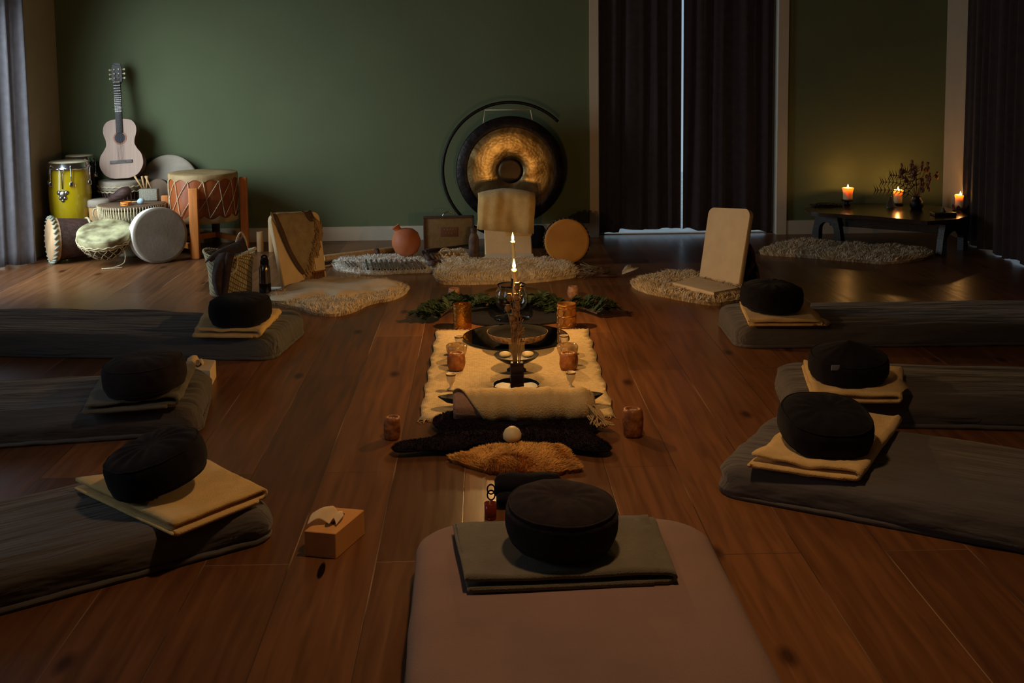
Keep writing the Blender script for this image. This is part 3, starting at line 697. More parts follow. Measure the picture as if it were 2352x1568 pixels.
# small pale-sided drum
p = PY(231, 500, 9.20); t = thing('small_wooden_drum', 'small wooden drum with grey head between yellow conga and woven drum', 'drum', (p.x, p.y, 0)); HH = .44
bm = B(); lathe(bm, [(.065, 0), (.075, .1), (.086, .3), (.092, HH-.05)], 40); obj('shell', bm, M_WOODL, t)
bm = B(); lathe(bm, [(.094, HH-.06), (.100, HH-.055), (.098, HH-.01), (.088, HH), (0, HH)], 40); obj('drum_head', bm, M_HIDEG, t)
bm = B()
for k in range(18): bm = B(); a = 2*PI*k/18; lathe(bm, [(0, -.003), (.005, 0), (0, .004)], 8, Matrix.Translation((.100*math.cos(a), .100*math.sin(a), HH-.05)) @ orient((math.cos(a), math.sin(a), 0))); obj('stud', bm, M_CHROME, t)

# grass-roped drum
p = PY(304, 500, 9.10); wd = thing('roped_drum', 'wide drum with densely corded sides and flat top, centre of the drum group', 'drum', (p.x, p.y, 0)); WD = wd.location.copy(); WH = .415
M_CORD = mat_weave('corded_side', (196, 184, 148), (66, 52, 38), 90, 1, .85, .9)
bm = B(); lathe(bm, [(.14, 0), (.155, .05), (.19, .15), (.232, .28), (.248, .36), (.25, WH-.03)], 72, uv=True); obj('corded_side', bm, M_CORD, wd)
bm = B(); lathe(bm, [(.25, WH-.03), (.258, WH-.02), (.257, WH-.004), (.245, WH), (0, WH)], 64); obj('drum_head', bm, mat('brown_hide', (112, 88, 66), .6, var=.2), wd)
bm = B()
for k in range(72): a = 2*PI*k/72; tube(bm, [(.258*math.cos(a), .258*math.sin(a), WH-.006), (.254*math.cos(a), .254*math.sin(a), WH-.08), (.244*math.cos(a+.04), .244*math.sin(a+.04), WH-.14)], .0042, 5)
obj('cords', bm, M_ROPE, wd)
bm = B(); a = PI*1.06; tube(bm, catmull([(.255*math.cos(a), .255*math.sin(a), WH-.03), (.285*math.cos(a), .285*math.sin(a), WH-.04), (.29*math.cos(a), .285*math.sin(a), WH-.09), (.262*math.cos(a), .262*math.sin(a), WH-.13)], 5, False), .007, 8); obj('rope_handle', bm, M_ROPE, wd)
# things on it
t = thing('tambourine', 'small orange tambourine lying on the corded drum', 'tambourine', (PY(289, 455, WD.y-.13).x, WD.y-.13, WH+.002))
bm = B(); lathe(bm, [(.036, 0), (.042, 0), (.042, .008), (.036, .008)], 32); lathe(bm, [(.036, .014), (.042, .014), (.042, .026), (.036, .026), (.036, .022), (0, .022)], 32)
for k in range(6): a = k*PI/3; box(bm, (.039*math.cos(a), .039*math.sin(a), .012), (.006, .006, .012))
obj('frame', bm, mat('orange_paint', (232, 140, 50), .5), t, None, 'auto')
bm = B()
for k in range(6): a = k*PI/3+.5; lathe(bm, [(0, 0), (.010, .001), (0, .002)], 12, Matrix.Translation((.037*math.cos(a), .037*math.sin(a), .010)))
obj('jingles', bm, M_STEEL, t)
q = PY(323, 450, WD.y-.07)
t = thing('drum_mallet', 'mallet with pale blue felt head lying on the corded drum', 'mallet', (q.x, WD.y-.07, WH+.024))
bm = B(); tube(bm, [(-.12, .05, -.014), (.0, 0, 0)], .005, 8); obj('handle', bm, M_WOODL, t)
bm = B(); lathe(bm, [(0, -.028), (.014, -.026), (.024, -.008), (.023, .010), (.013, .026), (0, .028)], 24, Matrix.Rotation(R_(70), 4, 'Y')); obj('felt_head', bm, mat('pale_blue_felt', (176, 200, 214), .9, bump=.3), t)
q = PY(283, 432, WD.y+.10)
bm = B(); lathe(bm, [(0, -.10), (.02, -.095), (.032, -.05), (.042, .0), (.045, .04), (.03, .085), (0, .095)], 24, Matrix.Rotation(R_(64), 4, 'Y'))
zm = min(v.co.z for v in bm.verts); o = obj('gourd_rattle', bm, M_WOODD, None, (q.x-.02, WD.y+.08, WH+.002-zm)); tag(o, 'dark brown gourd rattle lying at the back of the corded drum', 'rattle')
q = PY(350, 435, WD.y+.14)
mc = thing('mallet_holder', 'grey felt container of drum mallets at the back of the corded drum', 'container', (q.x-.03, WD.y+.15, WH+.002))
bm = B(); box(bm, (0, 0, .048), (.145, .07, .094), .006); obj('container', bm, mat('grey_felt', (150, 146, 130), .95, bump=.6, bscale=120, var=.15, vscale=90), mc)
for k, (a, b) in enumerate(((-.05, -.03), (-.035, .0), (-.02, .02), (.02, -.02))):
    m2 = thing('wooden_beater', ['slim pale wooden beater, leftmost in the grey felt container', 'pale wooden beater, second from the left in the felt container', 'pale wooden beater, third from the left in the felt container', 'wooden beater at the right of the felt container'][k], 'beater', (mc.location.x+a, mc.location.y, WH+.098), group='beaters in the felt container')
    bm = B(); tube(bm, [(0, 0, 0), (b*1.4-.02, .01, .10)], .006, 8, r2=.009); obj('stick', bm, M_WOODL, m2)
# black drum case, upright frame drum behind
q = P(430, 563)
o = bpy.data.objects.new('drum_case', None); COL.objects.link(o); o.location = (q.x-.06, 9.46, 0); tag(o, 'black drum case standing under the big laced drum', 'case')
bm = B(); box(bm, (0, 0, .13), (.34, .18, .24), .03); obj('case_body', bm, M_BLACK, o, None, 'auto')
for k in (-1, 1): bm = B(); box(bm, (k*.12, -.093, .15), (.03, .01, .05), .003); obj('latch', bm, M_STEEL, o)
bm = B(); box(bm, (0, 0, .006), (.30, .14, .012), .003); obj('foot_plate', bm, M_BLKMET, o)
def frame_drum(loc, r, dep, n, label, hide, frame, cat='frame drum', beads=None, up=(0, 0, 1)):
    """disc drum: origin at head centre; n = direction the head looks"""
    t = thing('frame_drum', label, cat, loc); Mx = orient(n, up)
    bm = B(); lathe(bm, [(r, -dep), (r, -.004), (r*.985, 0), (r*.95, .001), (r*.94, -.004), (r*.965, -dep)], 64, Mx); obj('frame', bm, frame, t)
    bm = B(); lathe(bm, [(r*1.004, -dep*.07), (r*1.004, -.003), (r*.985, .003), (r*.9, .0035), (0, .003)], 64, Mx); obj('drum_head', bm, hide, t)
    if beads:
        bm = B()
        for k in range(beads): a = 2*PI*k/beads; box(bm, (0, 0, 0), (.001, .001, .001)); lathe(bm, [(0, -.014), (.008, -.010), (.009, 0), (.008, .010), (0, .014)], 8, Mx @ Matrix.Translation((r*1.02*math.cos(a), r*1.02*math.sin(a), -.014)) @ Matrix.Rotation(a, 4, 'Z') @ Matrix.Rotation(.5, 4, 'X'))
        obj('rim_knots', bm, M_ROPE if beads > 40 else M_WOODK, t)
    return t
q = PY(388, 433, 9.56); frame_drum((q.x, 9.57, .265+.245), .245, .05, (-.05, -1, .16), 'large grey frame drum leaning on the green wall behind the other drums', M_HIDEG, M_WOODD)
q = PY(347, 400, 9.40)
o = frame_drum((q.x+.03, 9.44, .44), .13, .04, (-.5, -1, .2), 'small brown frame drum half hidden behind the beaters', mat('brown_hide', (112, 88, 66), .6), M_WOODD)
# white frame drum at the front
q = P(372, 603); frame_drum((q.x, q.y-.01, .2135), .212, .10, (.62, -.84, .13), 'white rimmed frame drum leaning upright at the front of the drums', M_HIDEG, mat('white_drum_rim', (240, 240, 234), .5))

# lying log drum
q = P(104, 613); nn = Vector((-.85, -.53, .02)).normalized()
t = thing('log_drum', 'brown wooden drum lying on its side by the curtain, head to the left', 'drum', (q.x-.02, q.y+.17, .178)); Mx = orient(nn)
bm = B(); lathe(bm, [(.13, -.31), (.145, -.29), (.15, -.22), (.16, -.1), (.165, -.02)], 48, Mx); obj('shell', bm, M_WOODD, t)
bm = B(); lathe(bm, [(.168, -.05), (.172, -.02), (.168, .0), (.15, .006), (0, .004)], 48, Mx); obj('drum_head', bm, mat('tan_rawhide', (206, 172, 132), .6, c2=(178, 142, 104), vscale=7), t)
for k in range(26):
    a = 2*PI*k/26
    if k % 1 == 0:
        bm = B(); tube(bm, [Mx @ Vector((.174*math.cos(a-.09), .174*math.sin(a-.09), .002)), Mx @ Vector((.181*math.cos(a+.03), .181*math.sin(a+.03), -.014)), Mx @ Vector((.176*math.cos(a+.10), .176*math.sin(a+.10), -.03))], .008, 7)
        obj('rim_knot', bm, mat('grey_green_cord', (150, 156, 140), .8), t)
bm = B(); tube(bm, [Mx @ Vector((.150*math.cos(a), .150*math.sin(a), -.28)) for a in [2*PI*i/60 for i in range(60)]], .009, 6, True); obj('rope_ring', bm, M_ROPE, t)

# kettle drum with rope net
q = P(235, 613); kn = Vector((.02, -.33, 1)).normalized(); Mx = orient(kn, (0, 1, 0))
t = thing('kettle_drum', 'bowl shaped kettle drum netted with rope, mottled head tipped forward', 'drum', (q.x, q.y+.10, 0)); KR = .198; zc = .262
Mk = Matrix.Translation((0, -.02, zc)) @ Mx
bm = B(); lathe(bm, [(0, -.225), (.05, -.222), (.10, -.19), (.15, -.13), (.18, -.07), (KR*.97, -.01)], 56, Mk); obj('bowl', bm, mat('dark_green_bowl', (62, 58, 42), .6, var=.2), t)
bm = B(); lathe(bm, [(KR*1.0, -.055), (KR*1.03, -.03), (KR*1.02, -.004), (KR*.99, .004), (KR*.9, .004), (0, 0)], 64, Mk, rad=lambda a, z, r: 1+.008*math.sin(5*a)); obj('drum_head', bm, M_HIDEM, t)
for z, r in ((-.05, 1.04), (-.068, 1.01)):
    bm = B(); tube(bm, [Mk @ Vector((KR*r*math.cos(a), KR*r*math.sin(a), z+.005*math.sin(20*a))) for a in [2*PI*i/120 for i in range(120)]], .0055, 6, True); obj('rope_ring', bm, M_ROPE, t)
bm = B(); NZ_ = 16; lv = [(-.06, 1.0), (-.11, .87), (-.16, .66), (-.205, .38)]
for l in range(3):
    for k in range(NZ_):
        a0 = 2*PI*(k+.5*(l % 2))/NZ_
        for s in (-.5, .5):
            a1 = a0+s*2*PI/NZ_; A = (KR*lv[l][1]+.006, lv[l][0]); C = (KR*lv[l+1][1]+.006, lv[l+1][0])
            tube(bm, [Mk @ Vector((A[0]*math.cos(a0), A[0]*math.sin(a0), A[1])), Mk @ Vector(((A[0]+C[0])/2*1.04*math.cos((a0+a1)/2), (A[0]+C[0])/2*1.04*math.sin((a0+a1)/2), (A[1]+C[1])/2-.004)), Mk @ Vector((C[0]*math.cos(a1), C[0]*math.sin(a1), C[1]))], .0032, 5)
obj('rope_net', bm, M_ROPE, t)
bm = B(); e_ = Mk @ Vector((KR*.9*math.cos(-.6), KR*.9*math.sin(-.6), -.07))
tube(bm, catmull([e_, e_+Vector((.03, -.01, -.06)), e_+Vector((.02, -.02, -.13)), Vector((.10, -.16, .006)), Vector((.03, -.20, .005)), Vector((.10, -.19, .005)), Vector((.17, -.16, .005))], 6, False), .004, 6); obj('loose_cord', bm, M_ROPE, t)

# big laced drum in its stand
A_, C_ = P(450, 592), P(498, 556); ce = Vector(((A_.x+C_.x)/2+.0, (A_.y+C_.y)/2+.12, 0)); LR = .268
ce = P(468, 576); ce.y = 9.20; ce.x = PY(467, 420, 9.20).x
t = thing('drum_stand', 'orange stained wooden stand holding the big laced drum', 'stand', (ce.x, ce.y, 0))
legs = []
for (px, py, top) in ((450, 594, .55), (564, 577, .60), (379, 575, .46), (497, 556, .5)):
    f = P(px, py); lp = Vector((f.x-ce.x, f.y-ce.y, 0)); 
    if px == 379: lp = Vector((PY(379, 440, 9.22).x-ce.x, .02, 0))
    if px == 497: lp = Vector((PY(497, 530, 9.55).x-ce.x, .34, 0))
    d_ = lp.normalized(); 
    if lp.length < LR+.04: lp = d_*(LR+.04)
    if px == 497: top = .30
    bm = B(); box(bm, (lp.x, lp.y, top/2), (.072 if px == 450 else .06, .04, top), .008); obj('leg', bm, M_WOODO if px != 497 else M_WOODK, t, None, 'auto'); legs.append(lp)
for a, b in ((0, 2), (1, 3), (0, 1), (2, 3)):
    if (a, b) == (0, 1): continue
    bm = B(); la, lb = legs[a], legs[b]; dv = lb-la; box(bm, (0, 0, 0), (dv.length, .03, .045), .005, Matrix.Rotation(math.atan2(dv.y, dv.x), 4, 'Z')); bmesh.ops.translate(bm, verts=bm.verts, vec=((la.x+lb.x)/2, (la.y+lb.y)/2, .09)); obj('stretcher', bm, M_WOODO, t, None, 'auto')
t = thing('laced_drum', 'big reddish wooden drum laced with rawhide and held in a stand', 'drum', (ce.x, ce.y, .26)); LH = .385
bm = B(); lathe(bm, [(LR*.965, .02), (LR*.985, .1), (LR*1.0, .2), (LR*.985, LH-.02)], 64, rad=lambda a, z, r: 1+.004*math.cos(16*a)); obj('shell', bm, M_WOODR, t)
def skirt(z_edge, z_in, sg):
    bm = B(); rings = []
    for (r, z, sc) in ((LR*1.005, z_edge-sg*.065, 1), (LR*1.008, z_edge-sg*.03, 0), (LR*1.0, z_edge-sg*.005, 0), (LR*.97, z_edge, 0), (LR*.5, z_edge, 0)):
        rings.append([bm.verts.new((r*math.cos(2*PI*i/168), r*math.sin(2*PI*i/168), z-sc*sg*(-.028*abs(math.sin(14*PI*i/168))))) for i in range(168)])
    for j in range(4):
        for i in range(168): bm.faces.new((rings[j][i], rings[j][(i+1) % 168], rings[j+1][(i+1) % 168], rings[j+1][i]))
    bm.faces.new(rings[-1]); return bm
o = obj('drum_head', skirt(LH, 0, 1), M_HIDET, t); obj('bottom_head', skirt(0, 0, -1), M_HIDET, t)
for k in range(14):
    for s in (0, 1):
        a0 = 2*PI*k/14; a1 = a0+2*PI/14*(.38 if s else -1.62); bm = B()
        pts = []
        for i in range(7):
            f = i/6; a = a0+(a1-a0)*f*1.0; pts.append(((LR*1.018)*math.cos(a), (LR*1.018)*math.sin(a), LH-.05-(LH-.10)*f))
        tube(bm, pts, .0028, 5); obj('rawhide_lace', bm, M_HIDE, t)

# wooden blocks / tubes by the skirting
q = P(598, 577); o = obj('bamboo_tube', (lambda b: (lathe(b, [(.026, 0), (.027, .08), (.026, .16), (.020, .16), (.020, .14), (0, .14)], 24), b)[1])(B()), M_WOODL, None, (q.x, q.y, 0)); tag(o, 'short upright bamboo tube in front of the skirting board', 'tube')
q = P(625, 577); o = obj('tall_bamboo_tube', (lambda b: (lathe(b, [(.026, 0), (.027, .12), (.026, .25), (.020, .25), (.020, .22), (0, .22)], 24), b)[1])(B()), M_WOODL, None, (q.x, q.y, 0)); tag(o, 'taller upright bamboo tube behind the left floor chair', 'tube')

# ================================================================ basket, bottle, left floor chair
q = P(521, 688); t = thing('woven_basket', 'seagrass basket, pale on its left side, with a dark scarf over the rim', 'basket', (q.x, q.y+.13, 0), .2)
M_SEA = mat_weave('seagrass', (196, 184, 148), (112, 92, 62), 60, 26, .85, 1.0, .25)
def ov(a, z, r): return 1+.10*math.cos(2*a)-.0*z
bm = B(); lathe(bm, [(0, .004), (.11, .004), (.122, .02), (.125, .08), (.128, .16), (.140, .24), (.150, .285), (.145, .285), (.134, .24), (.122, .16), (.118, .03), (0, .02)], 64, rad=lambda a, z, r: ov(a, z, r)*(1+.012*nz(math.cos(a)*2, math.sin(a)*2, z*9)), uv=True); obj('basket_body', bm, M_SEA, t)
bm = B(); rim = [(.150*ov(a, .28, 1)*math.cos(a), .150*ov(a, .28, 1)*math.sin(a), .285+.020*math.cos(2*a+.4)+.004*math.sin(50*a)) for a in [2*PI*i/160 for i in range(160)]]
tube(bm, rim, .0075, 6, True); obj('braided_rim', bm, M_ROPE, t)
for s in (1, -1):
    bm = B(); h_ = .13 if s == 1 else -.02; y_ = .13*s
    if s == 1: pts = [(.04, .135, .27), (.045, .13, .34), (.075, .12, .395), (.105, .115, .34), (.11, .11, .27)]
    else: pts = [(-.05, -.135, .28), (-.04, -.155, .20), (0, -.16, .17), (.04, -.155, .20), (.05, -.135, .28)]
    tube(bm, catmull(pts, 8, False), .006, 8); obj('handle', bm, M_ROPE, t)
# scarf lying over the rim and hanging down in front
def cloth_strip(rows, th, sub=5):
    """rows: list of cross rows, each a list of points; smoothed loft"""
    R2 = [catmull(r, sub, False) for r in rows]; n = len(R2[0]); cols = [catmull([r[i] for r in R2], sub, False) for i in range(n)]
    bm = B(); g = [[bm.verts.new(p) for p in c] for c in cols]
    for i in range(n-1):
        for j in range(len(g[0])-1): bm.faces.new((g[i][j], g[i+1][j], g[i+1][j+1], g[i][j+1]))
    bm.normal_update(); bmesh.ops.solidify(bm, geom=bm.faces, thickness=th); return bm
bl = Vector((q.x, q.y+.13, 0))
s_ = thing('dark_scarf', 'dark brown scarf knotted loosely over the basket rim', 'scarf', bl)
rows = [[(-.12, -.17, .25), (-.10, -.165, .262), (-.085, -.16, .25)], [(-.10, -.13, .285), (-.06, -.13, .31), (-.03, -.15, .285)], [(-.06, -.06, .30), (-.01, -.08, .335), (.03, -.12, .295)], [(.0, .03, .32), (.04, -.01, .35), (.09, -.08, .30)], [(.05, .08, .35), (.08, .06, .375), (.12, .0, .30)]]
obj('scarf_fold', cloth_strip(rows, .006), mat('dark_brown_scarf', (62, 48, 44), .9, bump=.4, bscale=100, var=.25, vscale=30), s_)
rows = [[(-.05, -.13, .29), (.0, -.14, .305), (.04, -.13, .29)], [(-.06, -.172, .24), (-.02, -.185, .25), (.01, -.178, .24)], [(-.075, -.172, .14), (-.045, -.195, .15), (-.015, -.175, .14)], [(-.055, -.165, .05), (-.03, -.18, .04), (.0, -.165, .06)]]
obj('hanging_end', cloth_strip(rows, .008), MC['dark_brown_scarf'], s_)
rows = [[(.0, -.13, .29), (.02, -.14, .305), (.06, -.13, .29)], [(.0, -.176, .25), (.025, -.19, .25), (.05, -.18, .24)], [(-.01, -.176, .15), (.015, -.19, .14), (.03, -.18, .15)], [(-.03, -.17, .02), (-.01, -.185, .03), (.01, -.17, .04)]]
obj('hanging_end', cloth_strip(rows, .008), MC['dark_brown_scarf'], s_)
q = P(608, 686); t = thing('thermos_bottle', 'steel thermos bottle with black cap and black lower half', 'bottle', (q.x, q.y+.03, 0))
bm = B(); lathe(bm, [(.036, .095), (.036, .18), (.034, .20), (.026, .222), (.022, .228)], 32); obj('steel_body', bm, mat('polished_dark_steel', (120, 112, 104), .2, metal=1), t)
bm = B(); lathe(bm, [(0, 0), (.035, 0), (.0375, .004), (.0375, .097), (.036, .097)], 32); obj('rubber_sleeve', bm, M_BLKMET, t)
bm = B(); lathe(bm, [(.027, .222), (.027, .245), (.024, .25), (.020, .262), (0, .264)], 32); tube(bm, circ((0, 0, .262), .016, 20, 'y', 0, PI), .006, 8); obj('cap', bm, M_BLACK, t)

def slab(corners, th, m_, nm, parent, off, r=.05, bev=.01, n=10, bulge=0):
    """padded slab on 4 world corners (bl, br, tr, tl) with rounded top corners"""
    bl_, br_, tr, tl_ = [Vector(c) for c in corners]; ex = (br_-bl_).normalized(); W_ = (br_-bl_).length; Hh = ((tl_-bl_).length+(tr-br_).length)/2
    out = [(0, 0), (W_, 0)]
    for i in range(n+1): a = PI/2*i/n; out.append((W_-r+r*math.cos(a), Hh-r+r*math.sin(a)))
    for i in range(n+1): a = PI/2+PI/2*i/n; out.append((r+r*math.cos(a), Hh-r+r*math.sin(a)))
    bm = B(); vs = prism(bm, [Vector((a, b, 0)) for a, b in out], th)
    es = [e for e in bm.edges if abs(e.verts[0].co.z-e.verts[1].co.z) < 1e-6]
    bmesh.ops.bevel(bm, geom=es, offset=bev, segments=3, affect='EDGES', profile=.5)
    ey = ((tl_-bl_)+(tr-br_)).normalized(); ez = ex.cross(ey).normalized()
    for v in bm.verts:
        u, w_, d = v.co.x/W_, v.co.y/Hh, v.co.z
        p = (bl_*(1-u)+br_*u)*(1-w_)+(tl_*(1-u)+tr*u)*w_ - ez*d
        v.co = p
    return obj(nm, bm, m_, parent, None, 'auto', off), ex, ey, ez
# left chair
bl_, br_ = P(655, 672, .01), P(753, 650, .01); 
tl_, tr = PY(620, 490, bl_.y+.16), PY(728, 486, br_.y+.16)
tr = PY(732, 486, br_.y+.16)
lc = thing('floor_chair', 'beige legless floor chair on the left with a fringed shawl over its back', 'chair', (bl_+br_)/2)
_, ex, ey, ez = slab((bl_, br_, tr, tl_), .035, M_PAD, 'backrest', lc, lc.location, r=.05)
if ez.y > 0: pass
sd = Vector((.72, -.70, 0)).normalized(); sl = .02
o1 = bl_+Vector((.03, .02, .0)); o2 = br_+Vector((.0, .0, .0)); f1, f2 = o1+sd*.40, o2+sd*.40
slab(((o1.x, o1.y, .045), (f1.x, f1.y, .045), (f2.x, f2.y, .045), (o2.x, o2.y, .045)), .03, M_PAD, 'seat', lc, lc.location, r=.04)
bm = B(); q1, q2 = P(632, 668, .02), P(655, 672, .02); tube(bm, [q1+Vector((.02, -.01, 0)), q1+Vector((-.01, .01, 0)), q1+Vector((0, .03, .0)), q2+Vector((.0, .06, 0))], .005, 8); obj('hinge_wire', bm, M_BLKMET, lc, None, True, lc.location)
bm = B(); a_, b_ = P(623, 668, .012), P(656, 662, .012); box(bm, (a_+b_)/2, ((b_-a_).length*1.1, .10, .02), .004); o = obj('bottom_flap', bm, mat('white_plastic', (206, 210, 206), .5), lc, None, True, lc.location); o['label'] = 'white flap behind the seat'
# shawl: follows the slab front surface
def on_back(u, v, d=.006): return (bl_*(1-u)+br_*u)*(1-v)+(tl_*(1-u)+tr*u)*v + ez*d
fr = -1 if (ez.y > 0) else 1
sh = thing('fringed_shawl', 'beige brown fringed shawl hung diagonally over the left floor chair', 'shawl', on_back(.5, 1))
def sback(u, v, d): 
    p = (bl_*(1-u)+br_*u)*(1-v)+(tl_*(1-u)+tr*u)*v; return p+ez*(fr*d if False else d)
def shawl_patch(uv, d, m_, nm, sub=1):
    poly = catmull([Vector((a, b, 0)) for a, b in uv], 4) if sub else [Vector((a, b, 0)) for a, b in uv]
    bm = patch([(p.x, p.y) for p in poly], .045, lambda x, y, e: 0.004, 0.0)
    for v in bm.verts:
        u, w_, z = v.co.x, v.co.y, v.co.z
        dd = d+(.006*nz(u*9+w_*3, w_*4, 2)+.004*math.sin(u*22+w_*8))*.8+.004
        base = sback(u, min(w_, 1.0), 0)
        if w_ > 1:   # over the top edge to the back
            base = sback(u, 1.0, 0)+Vector((0, 0, .012)); dd = d-(w_-1)*1.2
        v.co = base+ez*(dd+z)
    return obj(nm, bm, m_, sh, None, True, sh.location)
if ez.dot(Vector((0, -1, 0))) < 0: ez = -ez
M_SHAWL = mat('beige_brown_shawl', (158, 138, 104), .95, bump=.5, bscale=160, var=.15, vscale=20); M_SHAWLD = mat('dark_shawl_stripe', (92, 70, 56), .95, bump=.5, bscale=160, var=.2)
shawl_patch([(.0, 1.0), (.0, .93), (.08, .80), (.18, .55), (.3, .38), (.48, .18), (.58, .22), (.70, .42), (.86, .66), (.93, .84), (.80, .98), (.72, 1.05), (.5, 1.06), (.2, 1.05)], .004, M_SHAWL, 'shawl_cloth')
shawl_patch([(.03, .97), (.09, .97), (.16, .80), (.24, .55), (.35, .36), (.46, .20), (.42, .18), (.30, .30), (.18, .50), (.08, .76)], .013, M_SHAWLD, 'dark_border')
shawl_patch([(.68, 1.03), (.78, 1.03), (.84, .9), (.78, .86), (.70, .93)], .013, M_SHAWLD, 'dark_border')
bm = B(); random.seed(3)
for k in range(110):
    f = k/109; pts_ = [(.50, .18), (.58, .24), (.70, .43), (.86, .66), (.92, .82), (.86, .90)]; i = min(4, int(f*5)); g = f*5-i
    u = pts_[i][0]*(1-g)+pts_[i+1][0]*g; v = pts_[i][1]*(1-g)+pts_[i+1][1]*g; l = random.uniform(.07, .14)
    u += random.uniform(-.06, .05); tube(bm, [sback(u-.01, v, .020), sback(u+.03+random.uniform(-.02, .02), v-l*.4, .026), sback(u+.03+random.uniform(-.04, .04), v-l, .022)], .0030, 4)
obj('fringe', bm, mat('brown_fringe', (168, 134, 90), .95), sh, None, True, sh.location)
# pan flute leaning on the chair
kf = thing('pan_flute', 'small brown pan flute leaning on the foot of the left floor chair', 'flute', sback(.70, .04, .03))
for k in range(8):
    bm = B(); u = .62+k*.036; tube(bm, [sback(u, .03, .03), sback(u, .165, .028)], .0055, 8); obj('pipe', bm, mat('brown_reed', (132, 88, 56), .6, var=.2), kf, None, True, kf.location)
bm = B(); tube(bm, [sback(.60, .175, .034), sback(.90, .175, .034)], .005, 6); tube(bm, [sback(.60, .06, .038), sback(.90, .06, .038)], .003, 6); obj('binding', bm, mat('reddish_cord', (140, 84, 56), .8), kf, None, True, kf.location)

# sheepskins and cloths
fur('sheepskin', pxpoly([(612, 692), (645, 672), (700, 655), (800, 648), (880, 652), (930, 664), (930, 676), (900, 690), (850, 700), (800, 722), (740, 727), (690, 712), (640, 702)], rough=.004), .022, 9000, .045, .006, M_FURW, 'long ivory sheepskin under the left floor chair cloth', 'sheepskin')
pl = pxpoly([(618, 686), (660, 664), (700, 652), (760, 645), (830, 650), (900, 655), (924, 663), (895, 671), (850, 676), (800, 684), (770, 688), (740, 682), (700, 690), (650, 692)], .03)
bm = patch(pl, .018, lambda x, y, d: .036+.022*min(1, d/.05)**.7+.020*nz(x*5, y*10, 1)*min(1, d/.04)+.030*abs(nz(x*3+y*5, y*7, 5))*min(1, d/.03), .030); c_ = Vector((pl[0].x+.4, pl[0].y, 0)); o = obj('cream_cloth', bm, M_CREAM, None, c_, True, c_); tag(o, 'crumpled cream cloth spread over the left sheepskin', 'cloth')
fur('sheepskin', pxpoly([(766, 612), (775, 598), (820, 594), (900, 590), (960, 592), (1010, 602), (1030, 612), (1020, 624), (990, 627), (930, 628), (860, 632), (790, 626)], rough=.004), .018, 6000, .03, .006, M_FURC, 'white sheepskin holding the row of metal chimes', 'sheepskin')
fur('sheepskin', pxpoly([(1000, 596), (1020, 580), (1060, 577), (1088, 588), (1095, 600), (1060, 606), (1020, 606)], rough=.003), .018, 2600, .035, .006, M_FURW, 'small ivory sheepskin scrap under the wooden beads', 'sheepskin')
fur('sheepskin', pxpoly([(1005, 645), (1010, 622), (1030, 610), (1120, 610), (1220, 608), (1270, 608), (1305, 618), (1322, 635), (1290, 642), (1220, 650), (1120, 653), (1030, 654)], rough=.005), .035, 11000, .06, .007, M_FURW, 'thick ivory sheepskin in front of the draped chair under the gong', 'sheepskin')
fur('sheepskin', pxpoly([(1452, 656), (1490, 642), (1560, 634), (1640, 642), (1700, 655), (1722, 672), (1708, 690), (1650, 702), (1600, 697), (1540, 686), (1480, 672)], rough=.005), .025, 9000, .05, .007, M_FURW, 'ivory sheepskin under the right floor chair', 'sheepskin')
fur('sheepskin', pxpoly([(1748, 584), (1800, 563), (1840, 556), (1900, 562), (2000, 570), (2100, 575), (2137, 587), (2110, 598), (2040, 607), (1990, 604), (1940, 600), (1850, 592)], rough=.005), .022, 8000, .045, .007, M_FURW, 'dim ivory sheepskin on the floor before the candle bench', 'sheepskin')
fur('sheepskin', pxpoly([(1036, 1058), (1080, 1050), (1100, 1040), (1150, 1034), (1250, 1032), (1290, 1034), (1308, 1052), (1333, 1082), (1300, 1088), (1270, 1093), (1200, 1090), (1130, 1090), (1060, 1068)], rough=.006), .016, 14000, .035, .004, M_FURY, 'honey coloured sheepskin, nearest the foreground mattress', 'sheepskin')
fur('black_hide', pxpoly([(905, 1042), (925, 1030), (990, 1020), (1012, 1003), (997, 988), (1005, 970), (1040, 962), (1100, 960), (1200, 960), (1300, 962), (1365, 975), (1375, 992), (1358, 1010), (1390, 1030), (1402, 1045), (1380, 1052), (1320, 1045), (1290, 1032), (1250, 1030), (1200, 1036), (1150, 1035), (1100, 1032), (1080, 1042), (1050, 1048), (1000, 1048), (930, 1052), (908, 1050)], sub=4), .014, 16000, .014, .003, M_FURK, 'black furry hide with outstretched legs lying across the altar foot', 'hide', z0=.024, lean=.8)

# chimes
chg = ['thin', 'thin']
for k in range(14):
    f = k/13; a_ = P(800+f*150+ (k > 1)*6, 597, .05); b_ = P(806+f*170, 615+4*math.sin(f*3), .045)
    if k < 3: b_ = P(803+k*9, 612, .045); a_ = P(792+k*8, 600, .05)
    o = thing('chime_tube', 'thin metal chime tube lying on the white sheepskin', 'chime', (a_+b_)/2, group='row of metal chime tubes on the white sheepskin')
    o['label'] = '%s metal chime tube from the left in the row on the white sheepskin' % ['first thin','second thin','third thin','fourth','fifth','sixth','seventh','eighth','ninth','tenth','eleventh','twelfth','thirteenth','fourteenth and last'][k]
    bm = B(); r = .004 if k < 3 else .0075; tube(bm, [a_, b_], r, 12); obj('metal_tube', bm, M_STEEL, o, None, 'auto', o.location)
    bm = B(); d_ = (b_-a_).normalized(); tube(bm, [b_+d_*.0003, b_+d_*.001], r*.75, 12); obj('open_end', bm, M_BLACK, o, None, 'auto', o.location)
